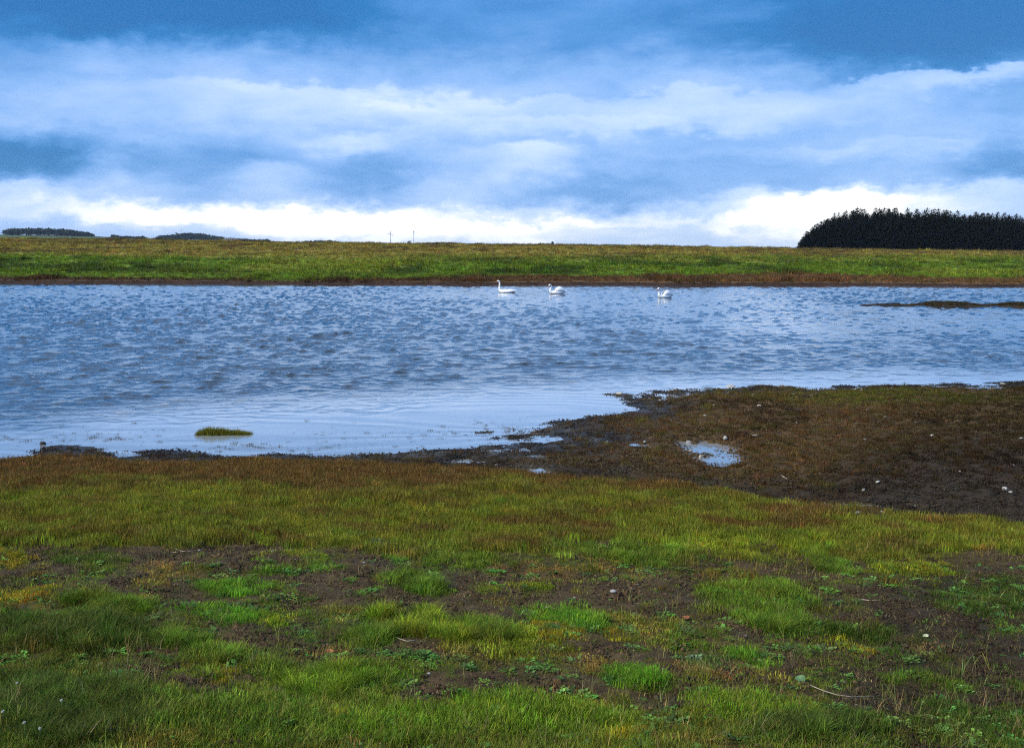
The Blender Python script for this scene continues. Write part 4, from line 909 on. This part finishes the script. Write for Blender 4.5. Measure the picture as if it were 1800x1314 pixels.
STONES = [(435, 956, 13, 'white stone on the dark soil patch at left'), (906, 893, 15, 'pale flat stone alone in the olive turf near centre'), (1078, 1040, 17, 'grey stone on bare soil right of centre', M_grey), (754, 1184, 9, 'small white chip above the long dark soil patch'),
      (1553, 903, 19, 'largest pale domed stone at the edge of the wet channel'), (1507, 902, 15, 'pale stone just left of the largest domed stone'), (1767, 861, 15, 'larger of two pale stones touching on black peat', M_stone, .7), (1776, 865, 10, 'smaller of two pale stones touching on black peat'),
      (1543, 853, 12, 'thin pale stone above the narrow wet channel'), (1518, 860, 10, 'pale upright stone left of the thin pale stone', M_stone, .9), (1275, 771, 13, 'pale upright stone behind the bright puddle', M_stone, .8), (1233, 801, 15, 'pale stone at the front of the bright puddle', M_stone, .7),
      (1211, 780, 16, 'grey stone at the left rim of the bright puddle', M_grey, .7), (1213, 793, 11, 'smaller grey stone below the grey puddle-rim stone', M_grey), (1327, 766, 15, 'long thin pale stone right of the bright puddle', M_stone, .3), (1638, 766, 10, 'pale stone on brown mud towards the right'), (1795, 770, 11, 'pale stone on the brown mud at the right border'),
      (1780, 819, 13, 'pale grey stone on dark mud near the right border'), (1687, 829, 7, 'small white stone on dark mud above the touching pair'), (1520, 774, 8, 'small round white stone in the middle of the brown mud'), (1239, 731, 9, 'white stone on grey mud at the left of the spit'),
      (1335, 713, 11, 'pale elongated stone on the upper brown mud', M_stone, .35), (1526, 721, 12, 'flat pale stone below the olive grass of the spit', M_stone, .35), (1556, 733, 10, 'flat pale stone on bare brown mud right of centre', M_stone, .35), (1285, 681, 24, 'largest white stone at the far water line of the spit', M_stone, .4), (1088, 692, 18, 'flat white stone near the tip of the spit', M_stone, .3), (1763, 676, 14, 'white stone at the water line towards the right', M_stone, .4),
      (1179, 738, 13, 'flat buff stone on dark mud near the spit tip', M_stone, .3), (1067, 775, 9, 'pale stone on dark mud left of the small pools'), (872, 814, 8, 'pale stone beside the dull pool in front of the spit'), (953, 831, 9, 'pale stone by the second dull pool'), (1133, 780, 8, 'pale stone in the thin wet streak on the mud'), (135, 776, 8, 'white stone in the water at the left shore')]
for i, a in enumerate(STONES): stone(a[0], a[1], a[2], a[3], a[4] if len(a) > 4 else M_stone, a[5] if len(a) > 5 else .5, i, 'pale stones on the shore')
stone(76, 781, 15, 'dark rock standing in the water at the left shore', M_dark, .8, 99, None, 'rock', None, .7, True)
for i, (px, py, w) in enumerate([(1323, 694, 6), (1280, 691, 7), (1372, 690, 6), (1395, 693, 5), (1427, 697, 8), (1393, 713, 6), (1400, 743, 5), (1504, 684, 6), (1515, 685, 5), (1568, 682, 6), (1597, 702, 6), (1271, 764, 6), (1345, 798, 7), (1510, 889, 8), (1450, 884, 6), (1200, 846, 6), (1608, 892, 6), (1722, 911, 7), (1676, 906, 6), (1255, 712, 6), (1160, 704, 6), (1310, 722, 5), (1440, 733, 5), (1610, 742, 5)]):
    stone(px, py, w, 'small pale pebble scattered on the muddy spit', M_stone, .5, 200 + i, 'small pebbles on the muddy spit', 'pebble')
for i, (px, py, w) in enumerate([(480, 972, 8), (520, 984, 7), (350, 968, 8), (600, 1010, 7), (1120, 1028, 8), (1010, 1050, 6), (1170, 1020, 7), (860, 1196, 7), (1000, 1212, 7), (1165, 1176, 6), (1400, 1262, 6), (1505, 1240, 6), (1565, 1178, 7), (1310, 1118, 8), (1672, 1275, 6), (640, 990, 7)]):
    stone(px, py, w, 'small grey pebble on the bare soil of the near bank', M_grey, .55, 300 + i, 'small pebbles on bare soil', 'pebble')
M_stick = mat_noise('bleached_wood', (.28, .22, .15), (.42, .35, .26), 40, .8, .3)
def stick(pxs, rad, label, name='stick', mat=None, lift=.006, cat='stick'):
    P = [ground_at(*p) for p in pxs]; p0 = Vector(P[0]); pts = [Vector(p) - p0 + Vector((0, 0, lift)) for p in P]; n = len(pts)
    o = obj(name, MB().tube(pts, [rad * (1 - .5 * i / (n - 1)) for i in range(n)], 6).mesh(name), mat or M_stick); o.location = p0; tag(o, label, cat)
stick([(955, 1068), (968, 1069.5), (985, 1071), (1003, 1070)], .004, 'pale stick on bare soil right of centre')
stick([(1424, 1211), (1445, 1221), (1470, 1229), (1497, 1233), (1520, 1232), (1545, 1230)], .0025, 'long curved straw lying in the turf at lower right', 'long_straw', None, .02, 'straw')
stick([(300, 972), (318, 971), (340, 969), (372, 964)], .004, 'long thin pale twig on the dark soil patch at left')
stick([(305, 965), (322, 970), (336, 971)], .003, 'short forked twig left of the long thin twig')
stick([(690, 1120), (700, 1125), (715, 1129), (735, 1127)], .004, 'bent tan twig at the foot of the tall central clump')
stick([(1514, 1055), (1530, 1056.5), (1548, 1057)], .003, 'pale twig on dark soil at the right')
stick([(800, 1209), (803, 1215), (806, 1221)], .0025, 'thin grey twig leaning in the long dark soil patch')
stick([(1373, 836), (1378, 839), (1385, 843)], .008, 'short white stick on the dark mud of the spit')
M_red = mat_noise('dead_leaf', (.22, .07, .03), (.34, .13, .06), 60, .7, .3); M_pale = mat_noise('pale_dead_leaf', (.45, .48, .28), (.58, .58, .36), 60, .7, .2)
def dead_leaf(px, py, wpx, label, mat, turn):
    x, y, z = ground_at(px, py); w = .5 * wpx * y / F; V = []; nu, nv = 9, 6
    for i in range(nu):
        u = i / (nu - 1) * 2 - 1
        for j in range(nv):
            v = j / (nv - 1) * 2 - 1; V.append((w * u, w * .55 * v * (1 - u * u) ** .6, w * (.35 * v * v + .18 * u * u)))
    me = mesh_np('dead_leaf', V, grid_faces(nu, nv)); o = obj('dead_leaf', me, mat); o.location = (x, y, z + .012); o.rotation_euler = (R(20), 0, turn); md = o.modifiers.new('thick', 'SOLIDIFY'); md.thickness = .001; tag(o, label, 'leaf')
dead_leaf(1205, 1090, 16, 'curled reddish-brown dead leaf right of the bare soil', M_red, .3)
dead_leaf(1626, 1122, 14, 'pale yellowish dead leaf on dark soil at the right', M_pale, .5)
dead_leaf(580, 1150, 18, 'rusty dead leaf in tan dead grass left of centre', M_red, -.3)
M_flower = mat_noise('white_clover', (.6, .58, .5), (.75, .73, .66), 80, .8, .3)
def clover(px, py, label):
    x, y, z = ground_at(px, py); t = bpy.data.objects.new('clover_flower', None); COL.objects.link(t); t.location = (x, y, z); tag(t, label, 'flower', 'white clover flowers in the near turf'); r = random.Random(int(px * 7 + py)); h = r.uniform(.055, .085)
    obj('stem', MB().tube([(0, 0, 0), (.004, 0, h * .6), (.002, .003, h)], .0012, 5).mesh('stem'), mat_noise('clover_stem', (.05, .1, .02), (.07, .13, .03), 30, .8, 0), t); V = []; Fc = []
    for k in range(60):
        a = r.uniform(0, 6.28); u = r.uniform(-.6, 1); s = math.sqrt(1 - u * u); d = Vector((s * math.cos(a), s * math.sin(a), u)); p = Vector((.002, .003, h + .004)); q = d.cross(Vector((.3, .2, .9))).normalized() * .0022; o = len(V); V += [p + d * .002 + q, p + d * .002 - q, p + d * .007]; Fc.append((o, o + 1, o + 2))
    me = bpy.data.meshes.new('flower_head'); me.from_pydata(V, [], Fc); me.update(); obj('flower_head', me, M_flower, t)
for a in [(30, 1224, 'white clover flower at the left border above the others'), (5, 1280, 'white clover flower cut by the left border'), (43, 1308, 'white clover flower in the bottom left corner'), (108, 1262, 'faded clover flower right of the left-border flowers'), (70, 1310, 'white clover flower right of the bottom corner one')]: clover(*a)

# ------------------------------------------------------------------ haze over the far country
def haze():
    m = bpy.data.materials.new('haze'); m.use_nodes = True; N = m.node_tree.nodes; L = m.node_tree.links; N.clear(); out = N.new('ShaderNodeOutputMaterial')
    v = N.new('ShaderNodeVolumePrincipled'); v.inputs['Color'].default_value = (.62, .80, 1, 1); v.inputs['Density'].default_value = .00006; L.new(v.outputs[0], out.inputs['Volume'])
    o = obj('haze', MB().box((0, 4400, 44), (9600, 5200, 50)).mesh('haze', False), m, kind='stuff'); o['label'] = 'thin pale haze in the air'; o['category'] = 'haze'
HAZE = True
if HAZE: haze()
